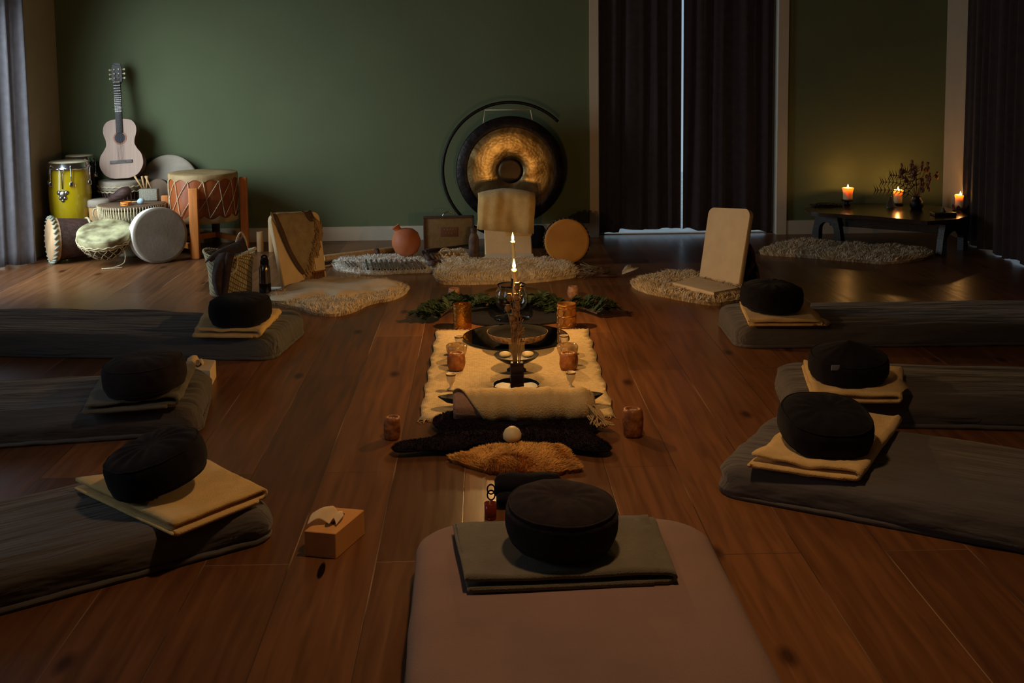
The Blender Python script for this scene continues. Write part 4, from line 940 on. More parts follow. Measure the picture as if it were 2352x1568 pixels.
# clay pot
q = P(934, 597); t = thing('clay_pot', 'round terracotta udu pot with a short neck, on the white sheepskin', 'pot', (q.x, q.y, .030)); r = .112
bm = B(); lathe(bm, [(0, 0), (.04, .004), (.085, .035), (.11, .09), (.110, .125), (.09, .18), (.055, .208), (0, .218)], 48); obj('pot_body', bm, M_CLAY, t)
bm = B(); lathe(bm, [(.030, -.01), (.024, .025), (.030, .05), (.038, .058), (.033, .058), (.020, .025), (0, .02)], 32, Matrix.Translation((-.045, 0, .185)) @ Matrix.Rotation(R_(-38), 4, 'Y')); obj('neck', bm, M_CLAY, t)
# didgeridoo and sticks
def stickthing(name, a, b, r, m_, label, cat, r2=None, wob=0):
    a, b = Vector(a), Vector(b); c_ = (a+b)/2; n = 10; bm = B()
    tube(bm, [a+(b-a)*i/n+Vector((0, wob*nz(i, 0, 3), wob*.5*nz(i, 5, 3))) for i in range(n+1)], r, 14, False, r2)
    o = obj(name, bm, m_, None, c_, 'auto', c_); tag(o, label, cat); return o
stickthing('didgeridoo', P(742, 594, .03), P(905, 573, .03), .028, M_WOODL, 'long pale didgeridoo lying on the floor left of the clay pot', 'didgeridoo', .024)
o = obj('binding', (lambda b: (tube(b, [(-.012, 0, 0), (.014, 0, 0)], .033, 14), b)[1])(B()), M_WOODD, None, None)
dg = bpy.data.objects['didgeridoo']; o.parent = dg; o.location = (.13, .052, .0); o.rotation_euler = (0, 0, .4)
stickthing('walking_stick', P(740, 607, .012), P(850, 596, .012), .010, M_WOODK, 'thin dark stick lying in front of the didgeridoo', 'stick')
o = stickthing('pale_stick', P(742, 612, .008), P(768, 608, .008), .007, M_WOODL, 'short pale stick end by the white sheepskin', 'stick')
# wooden case with handle
q = P(1032, 580); t = thing('wooden_case', 'brown wooden instrument case with a handle and small engraved plate', 'case', (q.x, q.y+.08, 0), .0)
bm = B(); box(bm, (0, 0, .155), (.385, .15, .24), .006); obj('case_body', bm, mat('olive_brown_case', (120, 92, 52), .55, var=.1, vscale=30, bump=.2), t)
bm = B()
for (c_, s2) in (((0, -.07, .283), (.40, .03, .014)), ((0, -.07, .030), (.40, .03, .014)), ((-.195, -.07, .157), (.012, .03, .25)), ((.195, -.07, .157), (.012, .03, .25))): box(bm, c_, s2, .002)
obj('edge_frame', bm, M_WOODD, t, None, 'auto')
bm = B(); box(bm, (0, 0, .014), (.37, .14, .028), .004); obj('base', bm, M_WOODK, t)
bm = B(); box(bm, (0, -.0755, .165), (.135, .006, .075), .002); pl_ = obj('name_plate', bm, mat('red_brown_plate', (104, 62, 40), .5), t)
for k in range(7):
    bm = B(); x, z = ((k-1.5)*.022, .18) if k < 4 else ((k-5)*.022, .153); box(bm, (x, -.079, z), (.010, .003, .006), .001); box(bm, (x, -.079, z+.007), (.003, .003, .006)); obj('gilt_mark', bm, M_GOLD, pl_)
bm = B(); tube(bm, catmull([(-.05, 0, .275), (-.04, 0, .30), (0, 0, .316), (.04, 0, .30), (.05, 0, .275)], 6, False), .005, 8); obj('handle', bm, M_CHROME, t)
stickthing('bent_stick', P(985, 575, .07), P(1075, 563, .09), .009, M_WOODK, 'dark bent stick resting across the front of the wooden case', 'stick', wob=.02)
# rattles / pods
for k, (a_, b_, lb) in enumerate((((972, 578), (998, 612), 'knobbly dark wooden rattle leaning towards the clay pot'), ((985, 578), (1008, 610), 'second knobbly wooden rattle, nearer the beads'))):
    A2, B2 = P(a_[0], a_[1], .05), P(b_[0], b_[1], .045); t = thing('wooden_rattle', lb, 'rattle', (A2+B2)/2)
    bm = B(); tube(bm, [A2, A2+(B2-A2)*.55], .011, 10, False, .017); obj('handle', bm, M_WOODD, t, None, True, t.location)
    bm = B(); lathe(bm, [(0, -.045), (.022, -.038), (.03, -.01), (.032, .02), (.02, .042), (0, .046)], 18, Matrix.Translation(B2+(A2-B2)*.15) @ orient(B2-A2), rad=lambda a, z, r: 1+.1*math.sin(5*a)*math.sin(z*150)); obj('rattle_head', bm, M_WOODD, t, None, True, t.location)
# nut beads: one strand
t = thing('bead_strand', 'heap of strung pale wooden beads on the small sheepskin', 'beads', P(1040, 593, .035)); bm = B(); random.seed(5)
for k in range(60):
    a = random.uniform(0, 2*PI); r = random.uniform(0, 1)**.6; x, y = .085*r*math.cos(a), .06*r*math.sin(a)
    bmesh.ops.create_icosphere(bm, subdivisions=2, radius=random.uniform(.010, .014), matrix=Matrix.Translation((x, y, .012+.035*(1-r)*random.random())))
obj('beads', bm, mat('pale_nut', (186, 144, 92), .5, var=.2, vscale=60), t)
bm = B(); tube(bm, circ((-.055, .02, .045), .028, 28, 'y', rx=.038), .006, 8, True); obj('wooden_ring', bm, M_WOODL, t)
# tall dark bottle
q = P(1089, 600); t = thing('wooden_bottle', 'tall mottled brown bottle to the left of the draped chair', 'bottle', (q.x, q.y+.03, 0))
bm = B(); lathe(bm, [(0, 0), (.036, 0), (.040, .02), (.040, .15), (.036, .18), (.024, .205), (.020, .215)], 32); obj('bottle_body', bm, mat('mottled_brown', (112, 84, 66), .7, c2=(70, 48, 38), vscale=18, bump=.4), t)
bm = B(); lathe(bm, [(.021, .212), (.024, .22), (.024, .245), (.018, .25), (0, .25)], 24); obj('cap', bm, M_WOODD, t)

# ================================================================ gong
GY = 9.42; gc = PY(1173, 392, GY); s_g = ppm(gc); GR_ = 125.5/s_g; RR = 156.5/s_g
t = thing('gong_stand', 'open black ring stand carrying the big gong', 'stand', (gc.x, GY, 0))
bm = B(); tube(bm, circ((0, .06, gc.z), RR, 120, 'y', R_(45), R_(297)), .013, 12); obj('ring_frame', bm, M_BLKMET, t)
for s in (-1, 1):
    bm = B(); tube(bm, [(s*.18, -.16, .014), (s*.18, .24, .014)], .012, 10); a = -PI/2+s*.36; zz = gc.z+RR*math.sin(a)
    tube(bm, [(s*.18, .06, .014), (RR*math.cos(a), .06, zz)], .012, 10); obj('foot_bar', bm, M_BLKMET, t)
g = thing('gong', 'big bronze gong with a black rim hanging behind the draped chair', 'gong', gc)
Mg = Matrix.Rotation(PI/2, 4, 'X')
M_GONG = bpy.data.materials.new('gong_bronze'); M_GONG.use_nodes = True; nt = M_GONG.node_tree; N = nt.nodes; L = nt.links; b = N['Principled BSDF']
b.inputs['Metallic'].default_value = 1; b.inputs['Roughness'].default_value = .36
tc = N.new('ShaderNodeTexCoord'); n1 = N.new('ShaderNodeTexNoise'); n1.inputs['Scale'].default_value = 3.5; n1.inputs['Distortion'].default_value = 2.5; n1.inputs['Detail'].default_value = 6; L.new(tc.outputs['Object'], n1.inputs['Vector'])
rp = N.new('ShaderNodeValToRGB'); L.new(n1.outputs[0], rp.inputs[0]); e = rp.color_ramp.elements; e[0].position = .38; e[0].color = (*lin((138, 110, 66)), 1); e[1].position = .66; e[1].color = (*lin((218, 190, 134)), 1); L.new(rp.outputs[0], b.inputs['Base Color'])
vo = N.new('ShaderNodeTexVoronoi'); vo.inputs['Scale'].default_value = 46; L.new(tc.outputs['Object'], vo.inputs['Vector'])
bp = N.new('ShaderNodeBump'); bp.inputs['Strength'].default_value = .14; bp.inputs['Distance'].default_value = .006; L.new(vo.outputs['Distance'], bp.inputs['Height']); L.new(bp.outputs[0], b.inputs['Normal'])
r1 = GR_*.80
bm = B(); lathe(bm, [(0, .004), (GR_*.10, .002), (GR_*.20, .002), (GR_*.235, .012), (GR_*.29, .022), (GR_*.5, .020), (GR_*.68, .016), (GR_*.72, .013), (r1, .004)], 96, Mg); dsk = obj('gong_disc', bm, M_GONG, g)
bm = B(); lathe(bm, [(r1*.99, .004), (r1*1.02, .008), (GR_*.86, .004), (GR_*.98, -.004), (GR_, -.014), (GR_*.98, -.055), (GR_*.94, -.055), (GR_*.95, -.02), (r1, -.006)], 96, Mg); obj('black_rim', bm, mat('blackened_bronze', (48, 40, 38), .45, metal=.7, c2=(26, 22, 24), vscale=14, bump=.35, bscale=30), g)
bm = B(); lathe(bm, [(GR_*.22, .009), (GR_*.226, .0125), (GR_*.17, .010), (0, .008)], 48, Mg); o = obj('centre_boss', bm, mat('dull_dark_bronze', (84, 66, 46), .5, metal=.9, var=.2), dsk); o['label'] = 'dull dark centre of the gong'
k1, k2 = PY(1114, 253, GY), PY(1219, 252, GY); h1, h2 = PY(1109, 292, GY), PY(1225, 287, GY)
for nm_, pp in (('cross_cord', [k1, k2]), ('hanging_cord', [k1, h1]), ('hanging_cord', [k2, h2])):
    bm = B(); tube(bm, [Vector((p_.x, GY+.03, p_.z)) for p_ in pp], .004, 6); obj(nm_, bm, M_HIDE, g, None, True, gc)

# ================================================================ draped chair in the middle
b0 = P(1168, 604, 0); cy_ = b0.y+.05
c1, c2, c3, c4 = PY(1114, 600, cy_), PY(1224, 600, cy_), PY(1214, 445, cy_+.10), PY(1110, 445, cy_+.10)
ch = thing('floor_chair', 'cream legless floor chair in front of the gong, under a blanket', 'chair', (c1+c2)/2)
c1.z = c2.z = .012
slab((c1, c2, c3, c4), .035, M_PAD, 'backrest', ch, ch.location, r=.04)
slab(((c1.x-.01, cy_-.36, .062), (c2.x+.01, cy_-.36, .062), (c2.x+.0, cy_, .062), (c1.x, cy_, .062)), .045, M_PAD, 'seat', ch, ch.location, r=.03)
bl2 = thing('draped_blanket', 'beige blanket hung over the chair back in front of the gong', 'blanket', (c3+c4)/2)
# folded blanket hung over: outer shell
NXB, rows_ = 28, []
wA, wB = PY(1095, 525, cy_-.02), PY(1226, 530, cy_-.02); tA, tB = PY(1099, 452, cy_+.02), PY(1228, 452, cy_+.02)
pr = [(0, 0, -.045), (.3, .0, -.052), (.6, 0, -.05), (.85, 0, -.04), (.97, 0, -.01), (1.04, 0, .04), (1.04, 0, .10), (.97, 0, .14), (.7, 0, .15), (.4, 0, .14)]
bm = B(); gg = []
for (v, _, dy) in pr:
    row = []
    for i in range(NXB+1):
        u = i/NXB; p_ = (wA*(1-u)+wB*u)*(1-v)+(tA*(1-u)+tB*u)*v
        z_ = p_.z+.030*math.sin(PI*u)*v+(-.018*u if v < .1 else 0)
        y_ = cy_+dy+.012*nz(u*6, v*1.5, 8)+.010*math.sin(u*11+v*2)*(1-v*.6)
        if abs(u-.5) > .45: y_ += .02*(1 if dy < .05 else -1)
        row.append(bm.verts.new((p_.x+.006*nz(v*5, u, 4), y_, z_)))
    gg.append(row)
for j in range(len(pr)-1):
    for i in range(NXB): bm.faces.new((gg[j][i], gg[j][i+1], gg[j+1][i+1], gg[j+1][i]))
bm.normal_update(); bmesh.ops.solidify(bm, geom=bm.faces, thickness=-.014); bmesh.ops.subdivide_edges(bm, edges=[], cuts=1)
obj('blanket_drape', bm, M_BEIGE, bl2, None, True, bl2.location)
bm = B(); u1, u2 = PY(1160, 528, cy_-.03), PY(1222, 545, cy_-.03); box(bm, ((u1.x+u2.x)/2, cy_-.030, (u1.z+u2.z)/2), (u2.x-u1.x, .012, .035), .005); obj('under_fold', bm, M_BEIGE, bl2, None, True, bl2.location)

# right drum with knotted rim
q = P(1303, 610); frame_drum((q.x, q.y+.03, .176), .165, .10, (.04, -1, .10), 'round amber headed drum with knotted black rim standing right of the draped chair', M_HIDEA, M_WOODK, 'drum', beads=34)
# black gong bag / dark case behind chair to the right
q = P(1237, 575); o = thing('mallet_bag', 'dark bag standing on the floor between draped chair and amber drum', 'bag', (q.x, q.y+.18, 0)); bm = B(); lathe(bm, [(0, 0), (.07, 0), (.08, .03), (.075, .12), (.05, .17), (0, .18)], 24, rad=lambda a, z, r: 1+.08*math.sin(3*a+z*20)); obj('bag_body', bm, M_BLACK, o)

# sage bundle and shell
t = thing('smudge_bundle', 'bundle of dried herbs and feathers lying on the floor right of the sheepskin', 'bundle', P(1375, 636, 0)); random.seed(11)
bm = B()
for k in range(46):
    a = random.uniform(-.3, .3); r = random.uniform(.0, .03); z = .02+random.uniform(0, .05); x0_ = random.uniform(-.02, .04)
    tube(bm, [(x0_, random.uniform(-.03, .03), z), (x0_-.07, a*.2, z+random.uniform(-.01, .015)), (x0_-random.uniform(.09, .15), a*.35, max(.006, z+random.uniform(-.03, .03)))], .003, 5, False, .0015)
obj('herb_stalks', bm, mat('grey_herb', (150, 138, 116), .9, c2=(84, 66, 52), vscale=30), t)
bm = B(); tube(bm, [(-.03, 0, .04), (.03, 0, .042), (.08, 0, .05)], .028, 14, False, .02); obj('leather_wrap', bm, mat('dark_leather', (78, 62, 54), .7, var=.3, vscale=30), t)
bm = B(); tube(bm, [(-.05, .0, .012), (.12, -.03, .012)], .012, 8); obj('stick', bm, M_WOODD, t)
t = thing('feather_fan', 'pale feather fan lying beside the herb bundle', 'fan', P(1445, 634, .01)); 
for k in range(7):
    a = R_(-70+k*24); l = .105+.02*math.sin(k); pts_ = [(0, 0, 0), (.3*l, .010, 0), (.75*l, .022, 0), (l, .008, 0), (l*1.02, 0, 0), (l, -.008, 0), (.75*l, -.022, 0), (.3*l, -.010, 0)]
    bm = B(); prism(bm, catmull([Vector(p_) for p_ in pts_], 3), .002); bmesh.ops.transform(bm, verts=bm.verts, matrix=Matrix.Translation((-.05, 0, .012+.003*k)) @ Matrix.Rotation(a*.6, 4, 'Z') @ Matrix.Rotation(R_(-22), 4, 'Y')); obj('feather', bm, mat('ivory_feather', (206, 198, 176), .8, c2=(168, 158, 134), vscale=50), t)

# ================================================================ right floor chair, bag
bl_, br_ = P(1604, 646, .02), P(1697, 672, .02); bl_, br_ = P(1604, 640, .03), P(1697, 662, .03)
tl_, tr = PY(1629, 476, bl_.y+.10), PY(1724, 480, br_.y+.14)
rc = thing('floor_chair', 'beige legless floor chair with bare back on the right sheepskin', 'chair', (bl_+br_)/2)
slab((bl_, br_, tr, tl_), .035, M_PAD, 'backrest', rc, rc.location, r=.05)
a1, a2, a3, a4 = P(1545, 648, .07), P(1640, 672, .07), P(1697, 660, .06), P(1604, 636, .06)
slab((a1, a2, a3, a4), .028, M_PAD, 'seat', rc, rc.location, r=.02)
q = P(1722, 662); t = thing('patterned_bag', 'dark patterned cloth bag slumped behind the right floor chair', 'bag', (q.x+.0, q.y+.20, 0))
bm = B(); lathe(bm, [(0, 0), (.075, 0), (.105, .03), (.095, .10), (.065, .18), (.035, .25), (.015, .29), (0, .295)], 36, rad=lambda a, z, r: 1+.12*math.sin(3*a+z*14)+.05*math.sin(9*a))
obj('bag_body', bm, mat('dark_patterned_cloth', (34, 26, 30), .9, c2=(34, 26, 30)), t)
bm = B(); tube(bm, catmull([(-.02, -.10, .05), (.03, -.115, .12), (.05, -.09, .2), (.03, -.05, .27)], 5, False), .018, 8, False, .008); obj('patterned_flap', bm, mat('mauve_pattern', (128, 96, 92), .9, c2=(60, 36, 40), vscale=40), t)
bm = B(); tube(bm, catmull([(.04, -.12, .02), (.08, -.10, .05), (.06, -.12, .09)], 5, False), .012, 8); obj('strap', bm, MC['mauve_pattern'], t)

# ================================================================ candle bench, right
BZ = .27
def clampy(v): return Vector((min(v.x, 3.80), min(v.y, 9.60), v.z))
def top_poly(z): return [clampy(P(a, b, z)) for a, b in ((1846, 478), (1860, 486), (1885, 489), (2000, 496), (2130, 508), (2200, 503), (2225, 496), (2252, 487), (2246, 481), (2180, 474), (2104, 469), (1974, 464), (1900, 467))]
tp = top_poly(BZ); tc_ = sum(tp, Vector())/len(tp); tc_.z = 0
bn = thing('low_bench', 'long dark low wooden bench with arched ends bearing lit candles', 'bench', tc_)
o_ = [Vector((p_.x-tc_.x, p_.y-tc_.y, 0)) for p_ in tp]
bm = B(); prism(bm, o_, .03); bmesh.ops.translate(bm, verts=bm.verts, vec=(0, 0, BZ-.03)); bmesh.ops.bevel(bm, geom=[e for e in bm.edges if abs(e.verts[0].co.z-e.verts[1].co.z) < 1e-6], offset=.005, segments=2, affect='EDGES')
obj('bench_top', bm, mat('waxed_dark_wood', (58, 40, 28), .22, var=.25, vscale=6, stretch=(1, 8, 1)), bn, None, 'auto')
def arch_end(pa, pb):
    a, b = P(*pa), P(*pb); d = b-a; L_ = d.length; ex = d.normalized(); W_ = L_
    out = [(-.04, 0), (.035, 0), (.045, .06), (.06+.0, .11)]
    arch = [(W_/2+(W_/2-.045)*math.cos(PI-PI*i/12), .10+.07*math.sin(PI-PI*i/12)) for i in range(13)]
    out = [(-.03, 0), (.045, 0)]+arch+[(W_-.045, 0), (W_+.03, 0), (W_+.01, .12), (W_-.02, BZ-.04), (.02, BZ-.04), (-.01, .12)]
    bm = B(); prism(bm, [Vector((x, y, 0)) for x, y in out], .05)
    Mx = Matrix((ex, Vector((0, 0, 1)), ex.cross(Vector((0, 0, 1))))).transposed().to_4x4(); Mx.translation = a
    bmesh.ops.transform(bm, matrix=Mx, verts=bm.verts); obj('arched_end', bm, M_WOODK, bn, None, False, bn.location)
arch_end((1878, 552), (1934, 560)); arch_end((2153, 584), (2205, 572))
bm = B(); e1, e2 = (P(1878, 552)+P(1934, 560))/2, (P(2153, 584)+P(2205, 572))/2; dv = e2-e1; box(bm, (0, 0, 0), (dv.length, .04, .09), .004, Matrix.Rotation(math.atan2(dv.y, dv.x), 4, 'Z')); bmesh.ops.translate(bm, verts=bm.verts, vec=((e1+e2)/2-bn.location+Vector((0, 0, BZ-.085)))); obj('rail', bm, M_WOODK, bn, None, False)

def flame_mesh(bm, h, r):
    lathe(bm, [(0, 0), (r*.55, h*.06), (r*.95, h*.2), (r, h*.32), (r*.8, h*.52), (r*.45, h*.76), (r*.15, h*.93), (0, h)], 16)
def onb(px, py, yy):
    a = P(px, py, BZ); return a if a.y <= yy else PY(px, py, yy)
def pillar(px, py, r, h, label, power, flare=1.0, z=BZ, yy=9.45):
    p_ = onb(px, py, yy); z = p_.z; t = thing('pillar_candle', label, 'candle', (p_.x, p_.y, z+.012), group='lit pillar candles on the bench')
    bm = B(); lathe(bm, [(0, 0), (r*.92, 0), (r*.95, .01), (r*.97, h*.5), (r*1.0*flare, h*.82), (r*1.12*flare, h*.93), (r*1.05*flare, h), (r*.85, h*.985), (r*.6, h*.86), (0, h*.84)], 28, rad=lambda a, zz, rr: 1+.04*math.sin(3*a+1)*(zz/h)); obj('wax', bm, M_WAX, t)
    bm = B(); tube(bm, [(0, 0, h*.83), (.001, 0, h*.83+.012)], .0012, 6); wk = obj('wick', bm, M_BLACK, t)
    bm = B(); flame_mesh(bm, .042, .0085); bmesh.ops.translate(bm, verts=bm.verts, vec=(0, 0, h*.83+.006)); obj('flame', bm, M_FLAME, t)
    point('candle_light', (p_.x, p_.y, z+.012+h*.83+.028), power, (1.0, .46, .12), .006); return t
def dish(px, py, r, label, z=BZ, m_=None, cat='dish', h=.012):
    p_ = onb(px, py, 9.45); z = p_.z; t = thing('candle_dish', label, cat, (p_.x, p_.y, z))
    if z > BZ+.01:
        bm = B(); lathe(bm, [(0, BZ-z), (r*.5, BZ-z), (r*.3, (BZ-z)*.5), (r*.4, .002), (0, .002)], 24); obj('foot', bm, M_BLKMET, t)
    bm = B(); lathe(bm, [(0, 0), (r*.6, 0), (r*.9, h*.4), (r, h), (r*.96, h), (r*.85, h*.6), (r*.6, .004), (0, .003)], 32); obj('dish_body', bm, m_ or M_BLKMET, t); return t
dish(1946, 462, .055, 'black dish under the leftmost bench candle'); pillar(1947, 461, .040, .098, 'flared lit pillar candle, leftmost on the dark bench', 1.3, 1.12)
dish(2062, 470, .050, 'dark dish under the middle bench candle'); pillar(2062, 469, .036, .110, 'lit pillar candle in the middle of the dark bench', 1.3, 1.08)
pillar(2205, 480, .041, .105, 'glowing pillar candle at the right end of the bench', 1.2, 1.0)
t = thing('lotus_holder', 'orange brown petalled holder round the right bench candle', 'holder', P(2204, 482, BZ))
for k in range(9):
    a = 2*PI*k/9; bm = B(); vv = [Vector((.046, 0, 0)), Vector((.058, .018, .022)), Vector((.066, 0, .046)), Vector((.058, -.018, .022)), Vector((.052, 0, .02))]
    pv = [bm.verts.new(Matrix.Rotation(a, 3, 'Z') @ x) for x in vv]
    for f in ((0, 1, 4), (1, 2, 4), (2, 3, 4), (3, 0, 4)): bm.faces.new([pv[i] for i in f])
    bmesh.ops.solidify(bm, geom=bm.faces, thickness=.003); obj('petal', bm, mat('orange_brown_petal', (150, 72, 30), .4, var=.2), t)
bm = B(); lathe(bm, [(0, .0), (.05, .0), (.054, .006), (0, .010)], 24); obj('base', bm, M_WOODK, t)
# tray of trinkets left, stacked dish right
p_ = P(1897, 473, BZ); t = thing('low_tray', 'flat dark tray of small objects at the left end of the bench', 'tray', p_); bm = B(); box(bm, (0, 0, .006), (.24, .13, .012), .003); obj('tray_base', bm, M_WOODK, t)
bm = B(); lathe(bm, [(0, .012), (.07, .012), (.08, .02), (.076, .02), (.06, .016), (0, .016)], 24); obj('saucer', bm, M_BLKMET, t)
bm = B(); random.seed(4)
for k in range(9): bmesh.ops.create_icosphere(bm, subdivisions=1, radius=.010, matrix=Matrix.Translation((-.10+k*.026, -.05+.02*random.random(), .02)))
obj('beads', bm, M_WOODD, t)
p_ = P(2166, 495, BZ); t = thing('incense_dish', 'dark square dish with a small grey cone on the bench near the right candle', 'dish', p_); bm = B(); box(bm, (0, 0, .014), (.17, .11, .028), .004); obj('dish_body', bm, M_WOODK, t)
bm = B(); lathe(bm, [(0, .028), (.02, .028), (.004, .065), (0, .066)], 16); obj('incense_cone', bm, mat('grey_stone', (110, 104, 96), .7), t)
p_ = P(2045, 475, BZ); t = thing('smoky_pyramid', 'smoky grey cone ornament in front of the middle bench candle', 'ornament', p_); bm = B(); lathe(bm, [(0, 0), (.042, 0), (.044, .006), (.012, .085), (0, .09)], 5); lathe(bm, [(0, 0), (.05, 0), (.05, .006), (0, .007)], 24); obj('cone', bm, mat('smoky_glass', (92, 86, 70), .3), t, None, False)
# dried bouquet
p_ = P(2105, 480, BZ); p_.y = min(p_.y, 9.45); vb = thing('dried_bouquet', 'vase of dried flowers and palm leaves behind the bench candles', 'bouquet', p_)
bm = B(); lathe(bm, [(0, 0), (.04, 0), (.055, .03), (.05, .07), (.03, .095), (.034, .105), (.028, .105), (.024, .09), (0, .08)], 28); obj('vase', bm, M_BLKMET, vb)
random.seed(21)
for k in range(20):
    a = random.uniform(0, 2*PI); sp_ = random.uniform(.02, .20); h_ = random.uniform(.18, .38); ex_ = (sp_*math.cos(a)*1.2, sp_*math.sin(a)*.4)
    bm = B(); tube(bm, catmull([(0, 0, .08), (ex_[0]*.3, ex_[1]*.3, h_*.6), (ex_[0], ex_[1], h_)], 5, False), .0022, 5)
    for j in range(6):
        bmesh.ops.create_icosphere(bm, subdivisions=1, radius=random.uniform(.007, .014), matrix=Matrix.Translation((ex_[0]+random.uniform(-.014, .014), ex_[1]+random.uniform(-.01, .01), h_+random.uniform(-.05, .015))) @ Matrix.Diagonal((1, 1, 1.6, 1)))
    obj('flower_stem', bm, M_DRYF, vb)
for k in range(5):
    a = R_(95+k*17); bm = B(); L2 = .34; dx, dz = math.cos(a)*L2, math.sin(a)*L2
    sp = catmull([(0, 0, .09), (dx*.5, -.01, .09+dz*.62), (dx*1.05, -.02, .09+dz*.72)], 6, False); tube(bm, sp, .0022, 5)
    for i in range(3, len(sp)):
        for s in (-1, 1):
            d_ = (sp[i]-sp[i-1]).normalized(); n_ = Vector((-d_.z, 0, d_.x))*s; q0 = sp[i]; q1 = q0+n_*.05+d_*.025; pv = [bm.verts.new(x) for x in (q0, q0+d_*.006, q1, q0-d_*.004)]; bm.faces.new(pv)
    obj('palm_leaf', bm, mat('dry_palm', (78, 48, 36), .85, var=.2), vb)

# ================================================================ altar along the middle of the floor
M_MIR = mat('mirror_glass', (150, 150, 150), .03, metal=1, var=0)
def simple(name, px, py, z, prof, m_, label, cat, seg=32, rad=None, group=None):
    p_ = P(px, py, z); bm = B(); lathe(bm, prof, seg, rad=rad); o = obj(name, bm, m_, None, p_); return tag(o, label, cat, group)
def salt(px, py, r, h, m_, label, seed, z=0.0, lit=0, lean=0):
    p_ = P(px, py, z); t = thing('salt_candle_holder', label, 'candle holder', (p_.x, p_.y+r, z)); bm = B()
    pr = [(0, 0), (r*.8, 0), (r*.95, h*.1), (r*1.03, h*.35), (r*1.02, h*.65), (r*.95, h*.9), (r*.85, h), (r*.55, h), (r*.52, h*.8), (0, h*.78)]
    lathe(bm, pr, 28, rad=lambda a, z_, rr: 1+.10*nz(math.cos(a)*1.5+seed, math.sin(a)*1.5, z_*20+seed)+.05*nz(math.cos(a)*4+seed, math.sin(a)*4, z_*50)); obj('crystal_body', bm, m_, t)
    bm = B(); lathe(bm, [(0, h*.79), (r*.46, h*.79), (r*.46, h*.93), (r*.42, h*.93), (0, h*.9)], 20); obj('tealight', bm, M_PORC, t)
    bm = B(); tube(bm, [(0, 0, h*.9), (.001, 0, h*.9+.008)], .001, 5); obj('wick', bm, M_BLACK, t); return t
# woven runner with wavy edges and fringed ends
rc_ = [(1003, 762), (1350, 758), (1412, 958), (963, 966)]
q = [P(a, b, 0) for a, b in rc_]; edge = []
for i in range(4):
    a, b = q[i], q[(i+1) % 4]; n_ = 34 if i % 2 else 26; d_ = (b-a).normalized(); nn_ = Vector((-d_.y, d_.x, 0))
    for k in range(n_):
        f = k/n_; w_ = (.006*math.sin(k*1.1+i)+.005*nz(k*.7, i, 3)) if i % 2 else .004*nz(k*.9, i, 5)
        edge.append(a+(b-a)*f+nn_*w_)
cen = sum(q, Vector())/4; cen.z = 0
bm = patch(edge, .04, lambda x, y, d: .008+.004*nz(x*2, y*14, 2)+.004*abs(nz(x*3, y*5, 7)), 0.002)
run = thing('woven_runner', 'cream woven runner with fringed ends under the altar things', 'runner', cen)
obj('runner_cloth', bm, M_RUNNER, run, None, True, cen)
random.seed(8); bm = B()
for (a, b, s, n_) in ((q[3], q[2], -1, 90), (q[0], q[1], 1, 70)):
    for k in range(n_):
        f = (k+.5)/n_; p_ = a+(b-a)*f+Vector((random.uniform(-.003, .003), 0, .007)); l = random.uniform(.025, .05)
        tube(bm, [p_, p_+Vector((random.uniform(-.012, .012), s*l*.5, -.002)), p_+Vector((random.uniform(-.02, .02), s*l, -.004))], .0016, 4)
obj('fringe', bm, M_RUNNER, run, None, True, cen)
RZ = .013
# mirror
mc_ = P(1184, 773, RZ+.003); t = thing('round_mirror', 'round mirror lying on the runner, reflecting the candlelit things', 'mirror', (mc_.x, mc_.y, RZ))
bm = B(); lathe(bm, [(0, 0), (.284, 0), (.286, .003), (.284, .007), (0, .007)], 96); obj('glass_disc', bm, M_MIR, t, None, 'auto')
bm = B(); lathe(bm, [(.2855, .000), (.289, .000), (.289, .008), (.2855, .008)], 96); obj('edge_ring', bm, M_BLKMET, t, None, 'auto')
MZ = RZ+.008
# black round cloth at the far end
bk = P(1188, 727); pl = [Vector((bk.x+.34*(1+.05*math.sin(5*a))*math.cos(a), bk.y+.26*(1+.06*math.cos(3*a))*math.sin(a), 0)) for a in [2*PI*i/60 for i in range(60)]]
mir_c = Vector((mc_.x, mc_.y, 0)); 
pl = [p_ if (p_-mir_c).length > .30 else mir_c+(p_-mir_c).normalized()*.30 for p_ in pl]
pl = [Vector((p_.x, max(p_.y, q[0].y+.03), 0)) for p_ in pl]
bm = patch(pl, .03, lambda x, y, d: .008+.004*nz(x*8, y*8, 2), .001); o = obj('black_cloth', bm, M_BLACK, None, (bk.x, bk.y, 0), True, (bk.x, bk.y, 0)); tag(o, 'round black cloth on the floor beyond the runner, under the glass bowl', 'cloth')
# brass tray behind the glass bowl
simple('brass_tray', 1178, 677, .001, [(0, 0), (.17, 0), (.19, .006), (.197, .016), (.193, .017), (.185, .009), (.165, .004), (0, .004)], mat('dull_brass', (176, 132, 84), .35, metal=.9, var=.1), 'wide dull brass tray on the floor behind the glass bowl', 'tray', 64)
# glass bowl vase on foot
p_ = P(1176, 736, .012); gb = thing('glass_bowl', 'large clear round glass bowl on a ribbed glass foot', 'bowl', (p_.x, p_.y+.06, .014))
bm = B(); lathe(bm, [(.03, .035), (.07, .05), (.092, .085), (.098, .12), (.090, .16), (.078, .19), (.084, .20), (.081, .20), (.075, .19), (.087, .16), (.095, .12), (.089, .086), (.068, .053), (.03, .040)], 56); obj('bowl', bm, M_GLASS, gb)
bm = B(); lathe(bm, [(0, 0), (.10, .0), (.102, .004), (.05, .014), (.028, .034), (0, .034)], 72, rad=lambda a, z, r: 1+.03*math.cos(24*a)*(r > .04)); obj('ribbed_foot', bm, M_GLASS, gb)
